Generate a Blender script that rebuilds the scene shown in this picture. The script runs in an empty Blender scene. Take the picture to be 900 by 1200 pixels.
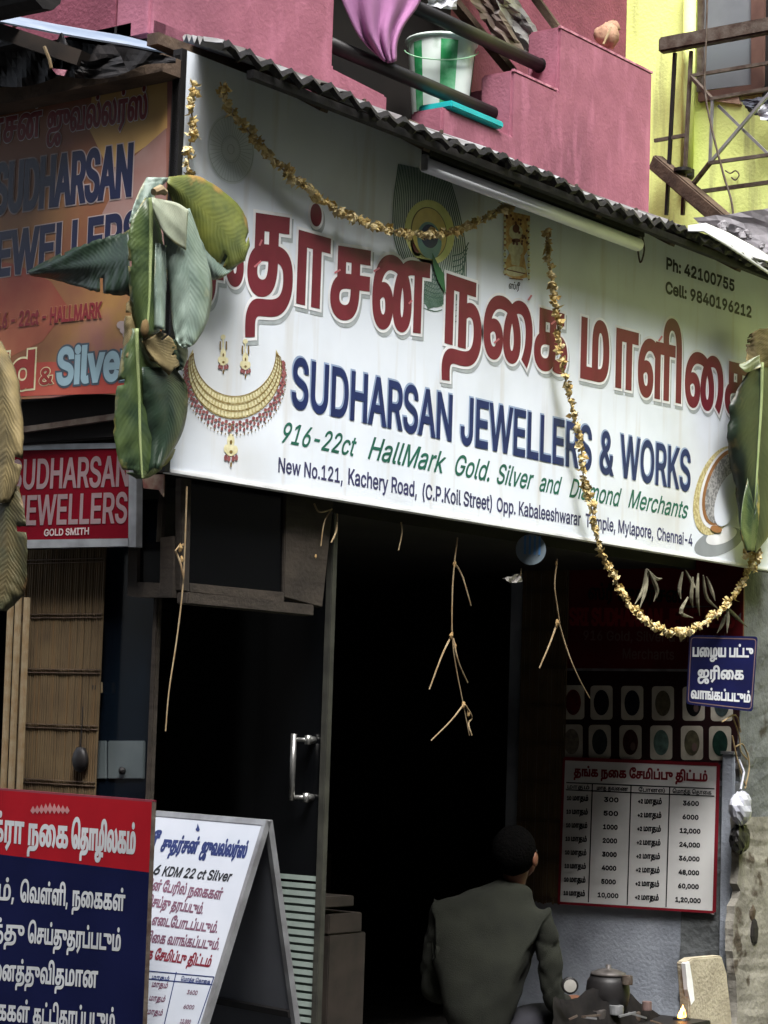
import bpy, bmesh, math, random, os
import numpy as np
from mathutils import Vector, Matrix
from mathutils.geometry import delaunay_2d_cdt
random.seed(7)
S = bpy.context.scene
COL = S.collection
# ------------------------------------------------------------------ camera
YAW, PIT, ROL = math.radians(52.9125), math.radians(5.5649), math.radians(1.8318)
FPX = 2609.4
CAM = np.array([-5.2886, -4.8859, 1.55])
f_ = np.array([math.sin(YAW)*math.cos(PIT), math.cos(YAW)*math.cos(PIT), math.sin(PIT)])
rt = np.array([math.cos(YAW), -math.sin(YAW), 0.0]); up = np.cross(rt, f_)
r2 = rt*math.cos(ROL)+up*math.sin(ROL); u2 = -rt*math.sin(ROL)+up*math.cos(ROL)
cd = bpy.data.cameras.new('camera'); cam = bpy.data.objects.new('camera', cd); COL.objects.link(cam)
cd.sensor_fit = 'VERTICAL'; cd.sensor_height = 24; cd.lens = 24*FPX/1200
cd.clip_start = .05; cd.clip_end = 2000
M = Matrix(((r2[0], u2[0], -f_[0], CAM[0]), (r2[1], u2[1], -f_[1], CAM[1]), (r2[2], u2[2], -f_[2], CAM[2]), (0, 0, 0, 1)))
cam.matrix_world = M
S.camera = cam
# ------------------------------------------------------------------ light
W = bpy.data.worlds.new("World"); S.world = W; W.use_nodes = True
nt = W.node_tree
sky = nt.nodes.new('ShaderNodeTexSky'); sky.sky_type = 'NISHITA'; sky.sun_disc = False
SUN_EL, SUN_AZ = math.radians(60), math.radians(222)      # azimuth clockwise from +Y
sky.sun_elevation = SUN_EL; sky.sun_rotation = SUN_AZ
sky.air_density = 1.0; sky.dust_density = 4.0; sky.ozone_density = 1.0
bg = nt.nodes['Background']; bg.inputs[1].default_value = .12
hs = nt.nodes.new('ShaderNodeHueSaturation'); hs.inputs['Saturation'].default_value = .45
nt.links.new(sky.outputs[0], hs.inputs['Color']); nt.links.new(hs.outputs[0], bg.inputs[0])
sl = bpy.data.lights.new('sun', 'SUN'); sl.energy = 1.5; sl.angle = math.radians(25); sl.color = (1, .985, .965)
so = bpy.data.objects.new('sun', sl); COL.objects.link(so)
sd = Vector((math.sin(SUN_AZ)*math.cos(SUN_EL), math.cos(SUN_AZ)*math.cos(SUN_EL), math.sin(SUN_EL)))
so.rotation_euler = (-sd).to_track_quat('-Z', 'Y').to_euler(); so.location = (0, -6, 12)
S.view_settings.view_transform = 'Standard'; S.view_settings.look = 'None'
S.view_settings.exposure = 2.0; S.view_settings.gamma = 1
# ------------------------------------------------------------------ helpers
def ray(x, y): return f_ + r2*(x-450)/FPX + u2*(600-y)/FPX
def at(x, y, ax, v):
    d = ray(x, y); return CAM + d*(v-CAM[ax])/d[ax]
def PY(x, y, v=0.0): return at(x, y, 1, v)
def PX(x, y, v=0.0): return at(x, y, 0, v)
def lin(c):
    return tuple(((v/255)/12.92 if v/255 <= .04045 else ((v/255+.055)/1.055)**2.4) for v in c)
MC = {}
def mat(name, c, rough=.7, c2=None, ns=6, amt=.5, bump=.0, bs=60, metal=0, det=6, lo=.35, hi=.65, stain=None, st_s=1.5, st_lo=.55, st_hi=.7, streak=None, emit=0, spec=.3, trans=0):
    if name in MC: return MC[name]
    m = bpy.data.materials.new(name); m.use_nodes = True; n = m.node_tree.nodes; l = m.node_tree.links
    b = n['Principled BSDF']; b.inputs['Roughness'].default_value = rough; b.inputs['Metallic'].default_value = metal
    b.inputs['Specular IOR Level'].default_value = spec
    if trans: b.inputs['Transmission Weight'].default_value = trans
    tc = n.new('ShaderNodeTexCoord')
    def noise(s, d=6, vec=None):
        t = n.new('ShaderNodeTexNoise'); t.inputs['Scale'].default_value = s; t.inputs['Detail'].default_value = d
        l.new(vec or tc.outputs['Object'], t.inputs['Vector']); return t.outputs['Fac']
    def ramp(fac, a, z):
        r = n.new('ShaderNodeMapRange'); r.inputs['From Min'].default_value = a; r.inputs['From Max'].default_value = z
        r.clamp = True; l.new(fac, r.inputs['Value']); return r.outputs[0]
    def mix(fac, a, z):
        x = n.new('ShaderNodeMix'); x.data_type = 'RGBA'
        if isinstance(fac, float): x.inputs[0].default_value = fac
        else: l.new(fac, x.inputs[0])
        for k, v in ((6, a), (7, z)):
            if isinstance(v, tuple): x.inputs[k].default_value = (*v[:3], 1)
            else: l.new(v, x.inputs[k])
        return x.outputs[2]
    base = lin(c); sec = lin(c2) if c2 else tuple(v*(1-amt*.5) for v in base)
    out = mix(ramp(noise(ns, det), lo, hi), base, sec)
    if stain: out = mix(ramp(noise(st_s, 8), st_lo, st_hi), out, lin(stain))
    if streak:
        mp = n.new('ShaderNodeMapping'); mp.inputs['Scale'].default_value = streak[1]
        l.new(tc.outputs['Object'], mp.inputs['Vector'])
        out = mix(ramp(noise(streak[2], 4, mp.outputs[0]), streak[3], streak[4]), out, lin(streak[0]))
    l.new(out, b.inputs['Base Color'])
    if emit:
        l.new(out, b.inputs['Emission Color']); b.inputs['Emission Strength'].default_value = emit
    if bump:
        bp = n.new('ShaderNodeBump'); bp.inputs['Strength'].default_value = min(1, bump); bp.inputs['Distance'].default_value = .01*max(1, bump)
        l.new(noise(bs, 8), bp.inputs['Height']); l.new(bp.outputs[0], b.inputs['Normal'])
    MC[name] = m; return m
def wl(p):
    if p is None: return Vector((0, 0, 0))
    v = Vector(p.location)
    while p.parent: p = p.parent; v = v+Vector(p.location)
    return v
def tag(o, label=None, cat=None, group=None, kind=None):
    if label: o['label'] = label
    if cat: o['category'] = cat
    if group: o['group'] = group
    if kind: o['kind'] = kind
    return o
def thing(name, label, cat, loc, group=None):
    o = bpy.data.objects.new(name, None); COL.objects.link(o); o.location = tuple(float(v) for v in loc); o.empty_display_size = .1
    return tag(o, label, cat, group)
class MB:
    def __init__(s): s.v = []; s.f = []; s.uv = []
    def add(s, vs, fs):
        n = len(s.v); s.v += [tuple(float(c) for c in v) for v in vs]; s.f += [tuple(i+n for i in q) for q in fs]; return s
    def box(s, a, b):
        x0, y0, z0 = [min(p, q) for p, q in zip(a, b)]; x1, y1, z1 = [max(p, q) for p, q in zip(a, b)]
        return s.add([(x0,y0,z0),(x1,y0,z0),(x1,y1,z0),(x0,y1,z0),(x0,y0,z1),(x1,y0,z1),(x1,y1,z1),(x0,y1,z1)],
                     [(0,3,2,1),(4,5,6,7),(0,1,5,4),(1,2,6,5),(2,3,7,6),(3,0,4,7)])
    def prism(s, pts, d):
        """closed outline of 3D points swept by vector d"""
        n = len(pts); d = np.array(d, float); P = [np.array(p, float) for p in pts]
        return s.add(P+[p+d for p in P], [tuple(range(n))[::-1], tuple(range(n, 2*n))]+[(i, (i+1) % n, n+(i+1) % n, n+i) for i in range(n)])
    def bar(s, a, b, w, h, upv=(0, 0, 1)):
        a = Vector(a); b = Vector(b); t = (b-a).normalized(); u = Vector(upv)
        if abs(t.dot(u)) > .95: u = Vector((1, 0, 0))
        x = t.cross(u).normalized()*w/2; y = x.cross(t).normalized()*h/2
        return s.add([a-x-y, a+x-y, a+x+y, a-x+y, b-x-y, b+x-y, b+x+y, b-x+y],
                     [(0,1,2,3),(7,6,5,4),(0,4,5,1),(1,5,6,2),(2,6,7,3),(3,7,4,0)])
    def tube(s, pts, r, seg=8, cap=True):
        P = [Vector(p) for p in pts]; n = len(P); R = r if isinstance(r, (list, tuple)) else [r]*n
        rings = []; u = None
        for i in range(n):
            t = (P[min(i+1, n-1)]-P[max(i-1, 0)]).normalized()
            if u is None: u = t.orthogonal().normalized()
            else: u = (u-t*u.dot(t)); u = u.normalized() if u.length > 1e-6 else t.orthogonal().normalized()
            w = t.cross(u)
            rings.append([P[i]+(u*math.cos(2*math.pi*k/seg)+w*math.sin(2*math.pi*k/seg))*R[i] for k in range(seg)])
        vs = [v for g in rings for v in g]
        fs = [(i*seg+k, i*seg+(k+1) % seg, (i+1)*seg+(k+1) % seg, (i+1)*seg+k) for i in range(n-1) for k in range(seg)]
        if cap: fs += [tuple(range(seg))[::-1], tuple((n-1)*seg+k for k in range(seg))]
        return s.add(vs, fs)
    def lathe(s, o, prof, seg=24, ax=(0, 0, 1)):
        return s.tube([Vector(o)+Vector(ax)*h for r, h in prof], [max(r, 1e-4) for r, h in prof], seg)
    def grid(s, rows, close=False):
        n = len(rows); m = len(rows[0])
        return s.add([p for r in rows for p in r], [(i*m+j, i*m+j+1, (i+1)*m+j+1, (i+1)*m+j) for i in range(n-1) for j in range(m-1)])
    def blob(s, c, r, seg=10, jit=.0, sq=(1, 1, 1)):
        c = Vector(c); vs = []; fs = []
        for i in range(seg//2+1):
            th = math.pi*i/(seg//2)
            for k in range(seg):
                ph = 2*math.pi*k/seg; j = 1+random.uniform(-jit, jit)
                vs.append(c+Vector((math.sin(th)*math.cos(ph)*sq[0], math.sin(th)*math.sin(ph)*sq[1], math.cos(th)*sq[2]))*r*j)
        for i in range(seg//2):
            for k in range(seg): fs.append((i*seg+k, (i+1)*seg+k, (i+1)*seg+(k+1) % seg, i*seg+(k+1) % seg))
        return s.add(vs, fs)
    def build(s, name, m, parent=None, smooth=False, bevel=0, **kw):
        o0 = wl(parent); me = bpy.data.meshes.new(name)
        me.from_pydata([(v[0]-o0.x, v[1]-o0.y, v[2]-o0.z) for v in s.v], [], s.f)
        if s.uv:
            u = me.uv_layers.new(name='UVMap')
            for lp in me.loops: u.data[lp.index].uv = s.uv[lp.vertex_index]
        if smooth:
            for p in me.polygons: p.use_smooth = True
        me.materials.append(m)
        if bevel:
            bm = bmesh.new(); bm.from_mesh(me)
            es = [e for e in bm.edges if len(e.link_faces) == 2 and e.calc_face_angle(0) > .5]
            bmesh.ops.bevel(bm, geom=es, offset=bevel, segments=2, affect='EDGES', clamp_overlap=True)
            bm.to_mesh(me); bm.free()
        o = bpy.data.objects.new(name, me); COL.objects.link(o)
        if parent: o.parent = parent
        return tag(o, **kw)
def catmull(pts, k):
    P = [np.array(p, float) for p in pts]; P = [2*P[0]-P[1]]+P+[2*P[-1]-P[-2]]; out = []
    for i in range(1, len(P)-2):
        for j in range(k):
            t = j/k; a, b, c, d = P[i-1:i+3]
            out.append(.5*(2*b+(c-a)*t+(2*a-5*b+4*c-d)*t*t+(3*b-a-3*c+d)*t**3))
    out.append(P[-2]); return out
# frames: flat sheets that carry print
class Fr:
    def __init__(s, o, ux, n, uy=(0, 0, 1)):
        s.o = np.array(o, float); s.ux = np.array(ux, float); s.ux /= np.linalg.norm(s.ux)
        s.uy = np.array(uy, float); s.uy /= np.linalg.norm(s.uy)
        s.n = np.array(n, float); s.n /= np.linalg.norm(s.n)
    def ab(s, px, py):
        d = ray(px, py); t = np.dot(s.o-CAM, s.n)/np.dot(d, s.n); p = CAM+d*t-s.o
        return np.array([p@s.ux, p@s.uy])
    def pt(s, ab, lay=0): return s.o+s.ux*ab[0]+s.uy*ab[1]+s.n*lay*.0010
    def px(s, x, y, lay=0): return s.pt(s.ab(x, y), lay)
FD = bpy.utils.system_resource('DATAFILES', path='fonts')
try: INTER = bpy.data.fonts.load(os.path.join(FD, 'Inter.woff2'))
except Exception: INTER = None
def vis(t):
    """Tamil spelling order to left-to-right glyph order"""
    out = []
    for ch in t:
        if ch in 'ெேை' and out:
            out.insert(len(out)-1, ch)
        elif ch == 'ொ' and out: out.insert(len(out)-1, 'ெ'); out.append('ா')
        elif ch == 'ோ' and out: out.insert(len(out)-1, 'ே'); out.append('ா')
        else: out.append(ch)
    return ''.join(out)
CC = {}
def contours(body, res):
    k = (body, res)
    if k in CC: return CC[k]
    c = bpy.data.curves.new('lettering', 'FONT'); c.body = body; c.fill_mode = 'NONE'; c.dimensions = '2D'; c.resolution_u = res
    if INTER and not any('\u0b80' <= ch <= '\u0bff' for ch in body): c.font = INTER
    o = bpy.data.objects.new('lettering', c); m = bpy.data.meshes.new_from_object(o)
    V = np.array([v.co[:2] for v in m.vertices]); nxt = {e.vertices[0]: e.vertices[1] for e in m.edges}
    seen = set(); out = []
    for a in nxt:
        if a in seen: continue
        ch = []; b = a
        while b not in seen and b in nxt: seen.add(b); ch.append(b); b = nxt[b]
        if len(ch) < 3: continue
        P = V[ch]
        if ch[0] == a and b != a:     # edge list wrote a loop the other way round
            pass
        keep = [0]
        for i in range(1, len(P)):
            if np.linalg.norm(P[i]-P[keep[-1]]) > 1e-3: keep.append(i)
        P = P[keep]
        if len(P) > 2 and np.linalg.norm(P[0]-P[-1]) < 1e-3: P = P[:-1]
        if len(P) > 2: out.append(P)
    bpy.data.objects.remove(o); bpy.data.curves.remove(c); bpy.data.meshes.remove(m)
    CC[k] = out; return out
def area(P): x, y = P[:, 0], P[:, 1]; return .5*np.sum(x*np.roll(y, -1)-np.roll(x, -1)*y)
def fill(loops):
    """non-zero winding fill of closed loops -> verts, tris"""
    big = max(loops, key=lambda p: abs(area(p))); sgn = 1 if area(big) > 0 else -1
    v = []; e = []
    for P in loops:
        n = len(v); v += [Vector((float(a), float(b))) for a, b in P]; e += [(n+i, n+(i+1) % len(P)) for i in range(len(P))]
    sc = 1.0
    V, E, F, *_ = delaunay_2d_cdt(v, e, [], 0, 1e-7)
    V = np.array([tuple(p) for p in V]); F = [q for q in F if len(q) == 3]
    if not F: return V, []
    C = V[np.array(F)].mean(1); w = np.zeros(len(C))
    for P in loops:
        Q = np.roll(P, -1, 0)
        y0 = P[:, 1][None]; y1 = Q[:, 1][None]; x0 = P[:, 0][None]; x1 = Q[:, 0][None]
        cy = C[:, 1][:, None]; cx = C[:, 0][:, None]
        upc = (y0 <= cy) & (y1 > cy); dn = (y0 > cy) & (y1 <= cy)
        with np.errstate(divide='ignore', invalid='ignore'):
            xi = x0+(cy-y0)*(x1-x0)/(y1-y0)
        hit = xi > cx
        w += (upc & hit).sum(1)-(dn & hit).sum(1)
    return V, [F[i] for i in range(len(F)) if w[i]*sgn > 0]
def offs(P, d, sgn):
    a = P-np.roll(P, 1, 0); b = np.roll(P, -1, 0)-P
    a /= np.linalg.norm(a, axis=1)[:, None]+1e-12; b /= np.linalg.norm(b, axis=1)[:, None]+1e-12
    n = np.stack([a[:, 1]+b[:, 1], -(a[:, 0]+b[:, 0])], 1); L = np.linalg.norm(n, axis=1)[:, None]
    n = n/np.maximum(L, .2); k = 1/np.maximum(L/2, .62)
    return P+n*k*d*sgn
def is_t(c): return '\u0b80' <= c <= '\u0bff'
def adv(run, res):
    bar = contours('|', res) if not is_t(run[0]) else contours('|\u0bb2', res)
    b0 = min(p[:, 0].min() for p in bar)
    full = contours(run+'|', res) if not is_t(run[0]) else contours(run+'|', res)
    last = max(full, key=lambda p: p[:, 0].min())
    return last[:, 0].min()-b0
def mixed(body, res):
    """Tamil and Latin runs set from their own fonts, one after the other"""
    runs = []
    for ch in body:
        t = is_t(ch)
        if runs and (runs[-1][0] == t or ch == ' '): runs[-1][1] += ch
        else: runs.append([t, ch])
    ht = max(p[:, 1].max() for p in contours('ப', 2)); hl = max(p[:, 1].max() for p in contours('H', 2)); x = 0; out = []
    for t, run in runs:
        k = 1/ht if t else .95/hl
        L = contours(run, res); out += [p*k+np.array([x, 0]) for p in L]; x += adv(run, res)*k
    return out
def glyphs(body, bold, res=2, tamil=None):
    if any(is_t(c) for c in body) and any(not is_t(c) and c != ' ' for c in body): return mixed(body, res)
    """outline loops scaled so that the reference letter height is 1"""
    L = contours(body, res)
    tam = any('\u0b80' <= c <= '\u0bff' for c in body) if tamil is None else tamil
    ref = contours('ப' if tam else 'H', 2); h = max(p[:, 1].max() for p in ref)
    return [p/h for p in L]
def text(fr, parent, body, p0, p1, ph, m, bold=.0, lay=1, shear=0, res=2, dx=0, dy=0, name='lettering', raw=False, label=None):
    body = body if raw else vis(body)
    L = glyphs(body, 0, res)
    A = fr.ab(*p0); B = fr.ab(*p1); h = fr.ab(p0[0], p0[1]-ph)[1]-A[1]
    if shear: L = [np.stack([p[:, 0]+shear*p[:, 1], p[:, 1]], 1) for p in L]
    x0 = min(p[:, 0].min() for p in L); x1 = max(p[:, 0].max() for p in L)
    sx = (np.linalg.norm(B-A))/(x1-x0); d = (B-A)/np.linalg.norm(B-A)
    T = [np.stack([(p[:, 0]-x0)*sx, p[:, 1]*h], 1) for p in L]
    big = max(T, key=lambda p: abs(area(p))); sgn = 1 if area(big) > 0 else -1
    if bold: T = [offs(p, bold*h, sgn) for p in T]
    V, F = fill(T)
    mb = MB(); off = np.array([dx, dy])
    mb.add([fr.pt(A+d*v[0]+np.array([0, v[1]])+off, lay) for v in V], F)
    o = mb.build(name, m, parent)
    if label: o['label'] = label
    return o
def poly(fr, parent, pts, m, lay=1, name='print', label=None, px=True):
    mb = MB(); Q = [fr.ab(*p) if px else np.array(p) for p in pts]
    a = area(np.array(Q)); 
    if a < 0: Q = Q[::-1]
    V, F = fill([np.array(Q)])
    mb.add([fr.pt(v, lay) for v in V], F)
    o = mb.build(name, m, parent)
    if label: o['label'] = label
    return o
def ell(cx, cy, rx, ry, n=28, rot=0):
    return [(cx+rx*math.cos(t)*math.cos(rot)-ry*math.sin(t)*math.sin(rot), cy+rx*math.cos(t)*math.sin(rot)+ry*math.sin(t)*math.cos(rot)) for t in [2*math.pi*i/n for i in range(n)]]
class Print:
    """many flat marks of one ink collected into one sheet"""
    def __init__(s, fr, lay): s.fr = fr; s.lay = lay; s.mb = MB(); s.k = 0
    def poly(s, pts):
        s.k += 1; s.mb.add([s.fr.px(x, y, s.lay+.02*(s.k % 7)) for x, y in pts], [tuple(range(len(pts)))]); return s
    def line(s, pts, w):
        P = [np.array(p, float) for p in pts]; s.k += 1
        for i in range(len(P)-1):
            d = P[i+1]-P[i]; d /= np.linalg.norm(d)+1e-9; n = np.array([-d[1], d[0]])*w/2
            s.poly([P[i]-n, P[i+1]-n, P[i+1]+n, P[i]+n])
        return s
    def build(s, name, m, parent): return s.mb.build(name, m, parent, kind='stuff')
# ------------------------------------------------------------------ materials
m_white = mat('sign_white', (224, 231, 240), .45, c2=(214, 222, 231), ns=3, stain=(192, 194, 192), st_s=1.4, st_lo=.5, st_hi=.82, spec=.3, streak=((196, 194, 188), (5, 1, .45), 3, .56, .85))
m_asph = mat('asphalt', (62, 62, 62), .9, bump=.6, bs=90)
m_conc = mat('concrete', (92, 89, 85), .9, c2=(68, 66, 64), ns=5, bump=.7, bs=40)
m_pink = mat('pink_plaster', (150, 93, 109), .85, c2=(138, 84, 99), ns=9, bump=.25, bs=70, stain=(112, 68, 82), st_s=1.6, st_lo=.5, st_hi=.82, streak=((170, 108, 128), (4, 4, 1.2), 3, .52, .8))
m_pinkd = mat('pink_darkened_for_shade', (124, 66, 82), .85, c2=(106, 55, 69), ns=6, bump=.4, bs=60)  # darker copy of the pink, shade put into its colour
m_pinke = mat('worn_pink_edge', (190, 132, 146), .85, c2=(150, 90, 108), ns=25, lo=.4, hi=.6, bump=.4)
m_yel = mat('yellow_lime_plaster', (232, 244, 152), .85, c2=(220, 232, 138), ns=3, bump=.3, bs=60, stain=(170, 174, 110), st_s=1.6, st_lo=.52, st_hi=.8, streak=((150, 152, 104), (5, 5, .4), 3, .55, .8))
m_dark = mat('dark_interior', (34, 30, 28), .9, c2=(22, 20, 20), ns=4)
m_brown = mat('dull_brown_wood', (60, 53, 46), .9, c2=(44, 39, 34), ns=7, bump=.3, streak=((38, 32, 28), (1, 1, 12), 3, .5, .7))
m_black = mat('black_paint', (22, 21, 22), .5, c2=(30, 28, 28), ns=20, spec=.3)
m_rust = mat('rusty_grey_steel', (92, 84, 76), .7, c2=(64, 50, 42), ns=18, bump=.3, metal=.2)
m_steel = mat('brushed_steel', (176, 176, 172), .35, c2=(150, 150, 148), ns=14, metal=.85)
m_alu = mat('dull_aluminium', (148, 150, 152), .5, c2=(120, 120, 122), ns=12, metal=.5)
m_glass = mat('dark_glass', (8, 9, 11), .12, c2=(12, 13, 15), ns=3, spec=.25)
m_red = mat('letter_maroon', (114, 36, 50), .5, c2=(102, 30, 43), ns=8)
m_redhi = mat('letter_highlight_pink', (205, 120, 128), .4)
m_lw = mat('letter_white', (238, 240, 242), .45)
m_lsh = mat('letter_drop_grey', (150, 158, 160), .5, c2=(168, 175, 178), ns=30)
m_navy = mat('letter_navy', (26, 41, 94), .45, c2=(22, 35, 82), ns=10)
m_navyhi = mat('letter_pale_blue', (150, 170, 200), .4)
m_green = mat('letter_green', (30, 98, 82), .5)
m_ink = mat('letter_indigo', (58, 58, 98), .5)
m_blk = mat('letter_black', (30, 32, 36), .5)
m_gold = mat('print_gold', (204, 195, 148), .5, c2=(172, 158, 108), ns=60, lo=.45, hi=.55)
m_goldl = mat('print_pale_gold', (224, 219, 182), .5, c2=(202, 194, 150), ns=50)
m_goldd = mat('print_dark_gold', (120, 96, 50), .5)
m_garnet = mat('print_garnet', (150, 92, 92), .5, c2=(118, 66, 70), ns=60)
m_flower = mat('dried_flower', (204, 184, 126), .8, c2=(168, 142, 86), ns=40, lo=.4, hi=.6, bump=.4)
m_flower2 = mat('dried_flower_pale', (222, 208, 164), .8, c2=(188, 166, 112), ns=40)
m_string = mat('dry_straw', (142, 128, 102), .85, c2=(130, 108, 78), ns=30)
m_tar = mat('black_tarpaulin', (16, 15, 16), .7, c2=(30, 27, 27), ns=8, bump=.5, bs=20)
m_sheet = mat('galvanised_sheet', (146, 148, 150), .7, c2=(104, 104, 104), ns=5, metal=.2, stain=(72, 66, 62), st_s=3, st_lo=.45, st_hi=.62)
m_wood = mat('weathered_wood', (96, 80, 66), .85, c2=(66, 54, 46), ns=9, bump=.4)
m_maroonp = mat('poster_maroon', (92, 16, 22), .5, c2=(76, 12, 18), ns=3)
m_grey = mat('blue_grey_wall', (156, 162, 172), .85, c2=(138, 144, 154), ns=4, bump=.4, stain=(84, 88, 94), st_s=2.2, st_lo=.5, st_hi=.75)
m_peel = mat('peeling_cream_plaster', (140, 137, 128), .9, c2=(104, 101, 94), ns=5, bump=.8, bs=25, stain=(70, 62, 54), st_s=7, st_lo=.6, st_hi=.66)
m_pgrey = mat('pillar_grey', (98, 101, 102), .9, c2=(74, 77, 78), ns=7, bump=.8, bs=30, stain=(56, 52, 48), st_s=6, st_lo=.6, st_hi=.68)
m_cane = mat('bamboo_cane', (94, 79, 55), .85, c2=(74, 60, 42), ns=10, lo=.3, hi=.7, streak=((92, 72, 46), (30, 30, .6), 2, .5, .7))
# ------------------------------------------------------------------ setting
def tagk(o, k='structure'): o['kind'] = k; return o
tagk(MB().add([(-300,-300,0),(300,-300,0),(300,300,0),(-300,300,0)], [(0,1,2,3)]).build('road', m_asph))
tagk(MB().box((-.2, -.75, .004), (9, .2, .10)).build('pavement', m_conc, bevel=.01))

# shop building: walls, floor, ceiling, room
XP = 4.15
GY, GX = .35, .2           # shopfront planes (main street, side lane)
shop = thing('shop_building', 'dark ground floor jewellery shop under pink upper storey', 'building', (1.5, 1.5, 0))
MB().box((.2, .35, .004), (5.0, 4.2, .12)).build('shop_floor', m_conc, shop)
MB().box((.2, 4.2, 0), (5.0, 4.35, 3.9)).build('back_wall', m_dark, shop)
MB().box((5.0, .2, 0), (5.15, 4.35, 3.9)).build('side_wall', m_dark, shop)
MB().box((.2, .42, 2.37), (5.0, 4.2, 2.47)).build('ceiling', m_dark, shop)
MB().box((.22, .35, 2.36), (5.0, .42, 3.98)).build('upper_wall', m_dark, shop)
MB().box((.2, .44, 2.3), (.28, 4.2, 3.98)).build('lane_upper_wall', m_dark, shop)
MB().box((.2, 1.12, .0), (.28, 4.2, 2.3)).build('lane_wall', m_pgrey, shop)
MB().box((.2, .2, .0), (.225, .222, 2.36)).build('corner_post', m_brown, shop, bevel=.004)
MB().box((XP, .11, .0), (XP+.15, 1.42, 2.36)).build('poster_wall', m_grey, shop)
MB().box((XP+.15, 1.3, .0), (5.0, 1.42, 2.36)).build('return_wall', m_dark, shop)
# low wall below the side showcase, dark board and pale box
MB().box((.22, .235, .0), (.3, 1.1, .9)).build('lane_base_wall', m_brown, shop)
# glass door leaf swung open, square to the street
DY0, DY1, DX = .088, .87, 1.0
door = thing('glass_door', 'dark glass shop door with steel handle beside the dark entrance', 'door', (DX, DY1, .14))
MB().box((DX+.004, DY0+.028, .99), (DX+.012, DY1, 2.28)).build('pane', m_glass, door)
MB().box((DX-.008, DY0, .14), (DX+.022, DY0+.028, 2.32)).build('frame', mat('door_edge_metal', (66, 66, 60), .6, c2=(50, 50, 46), ns=12, metal=.3), door, bevel=.003, label='narrow dull metal door edge')
MB().box((DX-.004, DY0+.028, .14), (DX+.02, DY1, .20)).build('bottom_rail', m_alu, door)
MB().box((DX-.004, DY0+.028, 2.28), (DX+.02, DY1, 2.32)).build('top_rail', m_brown, door)
a0 = PX(345, 860, .94); a1 = PX(341, 938, .94); b0 = PX(370, 862, 1.0); ya = (a0[1]+a1[1])/2
h_o = MB().tube([(.94, ya, a0[2]), (.94, ya, a1[2])], .011, 10).build('handle', m_steel, door, smooth=True)
for z in (a0[2]-.02, a1[2]+.012):
    MB().tube([(.94, ya, z), (.965, ya-.02, z), (.965, b0[1]+.01, z)], .008, 8).tube([(.965, b0[1]+.01, z), (1.004, b0[1]+.01, z)], .013, 8).tube([(.96, ya-.05, z-.016), (.96, ya-.05, z+.016)], .012, 8).build('handle_bracket', m_steel, h_o, smooth=True)
m_frost = mat('frosted_stripe', (134, 146, 140), .6, c2=(116, 128, 122), ns=8)
zt, zb = PX(375, 1024, 1.0)[2], .20
L_s = DY1-DY0-.03; n_sl = 30; hs0 = (zt-zb)/n_sl*.62
sp = bpy.data.meshes.new('frosted_slat')
sp.from_pydata([(0,0,0),(0,L_s,0),(0,L_s,hs0),(0,0,hs0),(-.004,0,0),(-.004,L_s,0),(-.004,L_s,hs0),(-.004,0,hs0)], [], [(4,7,6,5),(0,3,7,4),(1,5,6,2),(3,2,6,7),(0,4,5,1)])
sp.materials.append(m_frost)
MB().box((DX+.004, DY0+.028, .20), (DX+.012, DY1, .99)).build('kick_panel', mat('kick_panel_grey', (60, 68, 64), .6), door)
for i in range(n_sl):
    o = bpy.data.objects.new('slat', sp); COL.objects.link(o); o.parent = door
    o.location = (.003, DY0+.029-DY1, zt-(i+1)*(zt-zb)/n_sl-.14)
# dark jamb, threshold and back furniture in the room

# wood-framed transom windows under the sign
tw = thing('transom_window', 'brown framed dark window tucked under the large sign', 'window', PY(300, 700, .075))
fq = Fr((0, .075, 0), (1, 0, 0), (0, -1, 0))
def quadbar(fr, parent, pts, th, m, name, **k):
    P = [fr.px(*p) for p in pts]; return MB().prism(P, -fr.n*th).build(name, m, parent, bevel=.003, **k)
quadbar(fq, tw, [(335, 570), (392, 582), (378, 712), (333, 700)], .03, m_brown, 'stile')
quadbar(fq, tw, [(213, 560), (225, 562), (222, 694), (212, 692)], .03, m_brown, 'stile')
quadbar(fq, tw, [(222, 683), (334, 694), (333, 707), (222, 694)], .03, m_brown, 'rail')
MB().prism([fq.px(*p) for p in [(225, 562), (336, 572), (334, 695), (222, 684)]], (0, .02, 0)).build('pane', m_glass, tw).location.y = .012
sl_ = MB(); a = PY(150, 692, .03); b = PY(368, 722, .03)
sl_.box((GX-.04, .03, b[2]-.0), (b[0], .08, b[2]+.04))
sl_.build('ledge', m_brown, tw, bevel=.004)
tw2 = thing('small_transom_window', 'small brown framed window at the lane corner below the sign', 'window', PX(180, 700, .16))
fx = Fr((.16, 0, 0), (0, -1, 0), (-1, 0, 0))
for nm, q in (('stile', [(150, 640), (161, 640), (160, 700), (149, 698)]), ('stile', [(188, 630), (203, 628), (202, 700), (187, 700)]), ('rail', [(161, 682), (187, 683), (187, 700), (160, 700)])):
    MB().prism([fx.px(*p) for p in q], (.03, 0, 0)).build(nm, m_brown, tw2)
MB().prism([fx.px(*p) for p in [(160, 636), (188, 634), (187, 684), (160, 684)]], (.01, 0, 0)).build('pane', m_glass, tw2).location.x = .015

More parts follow.
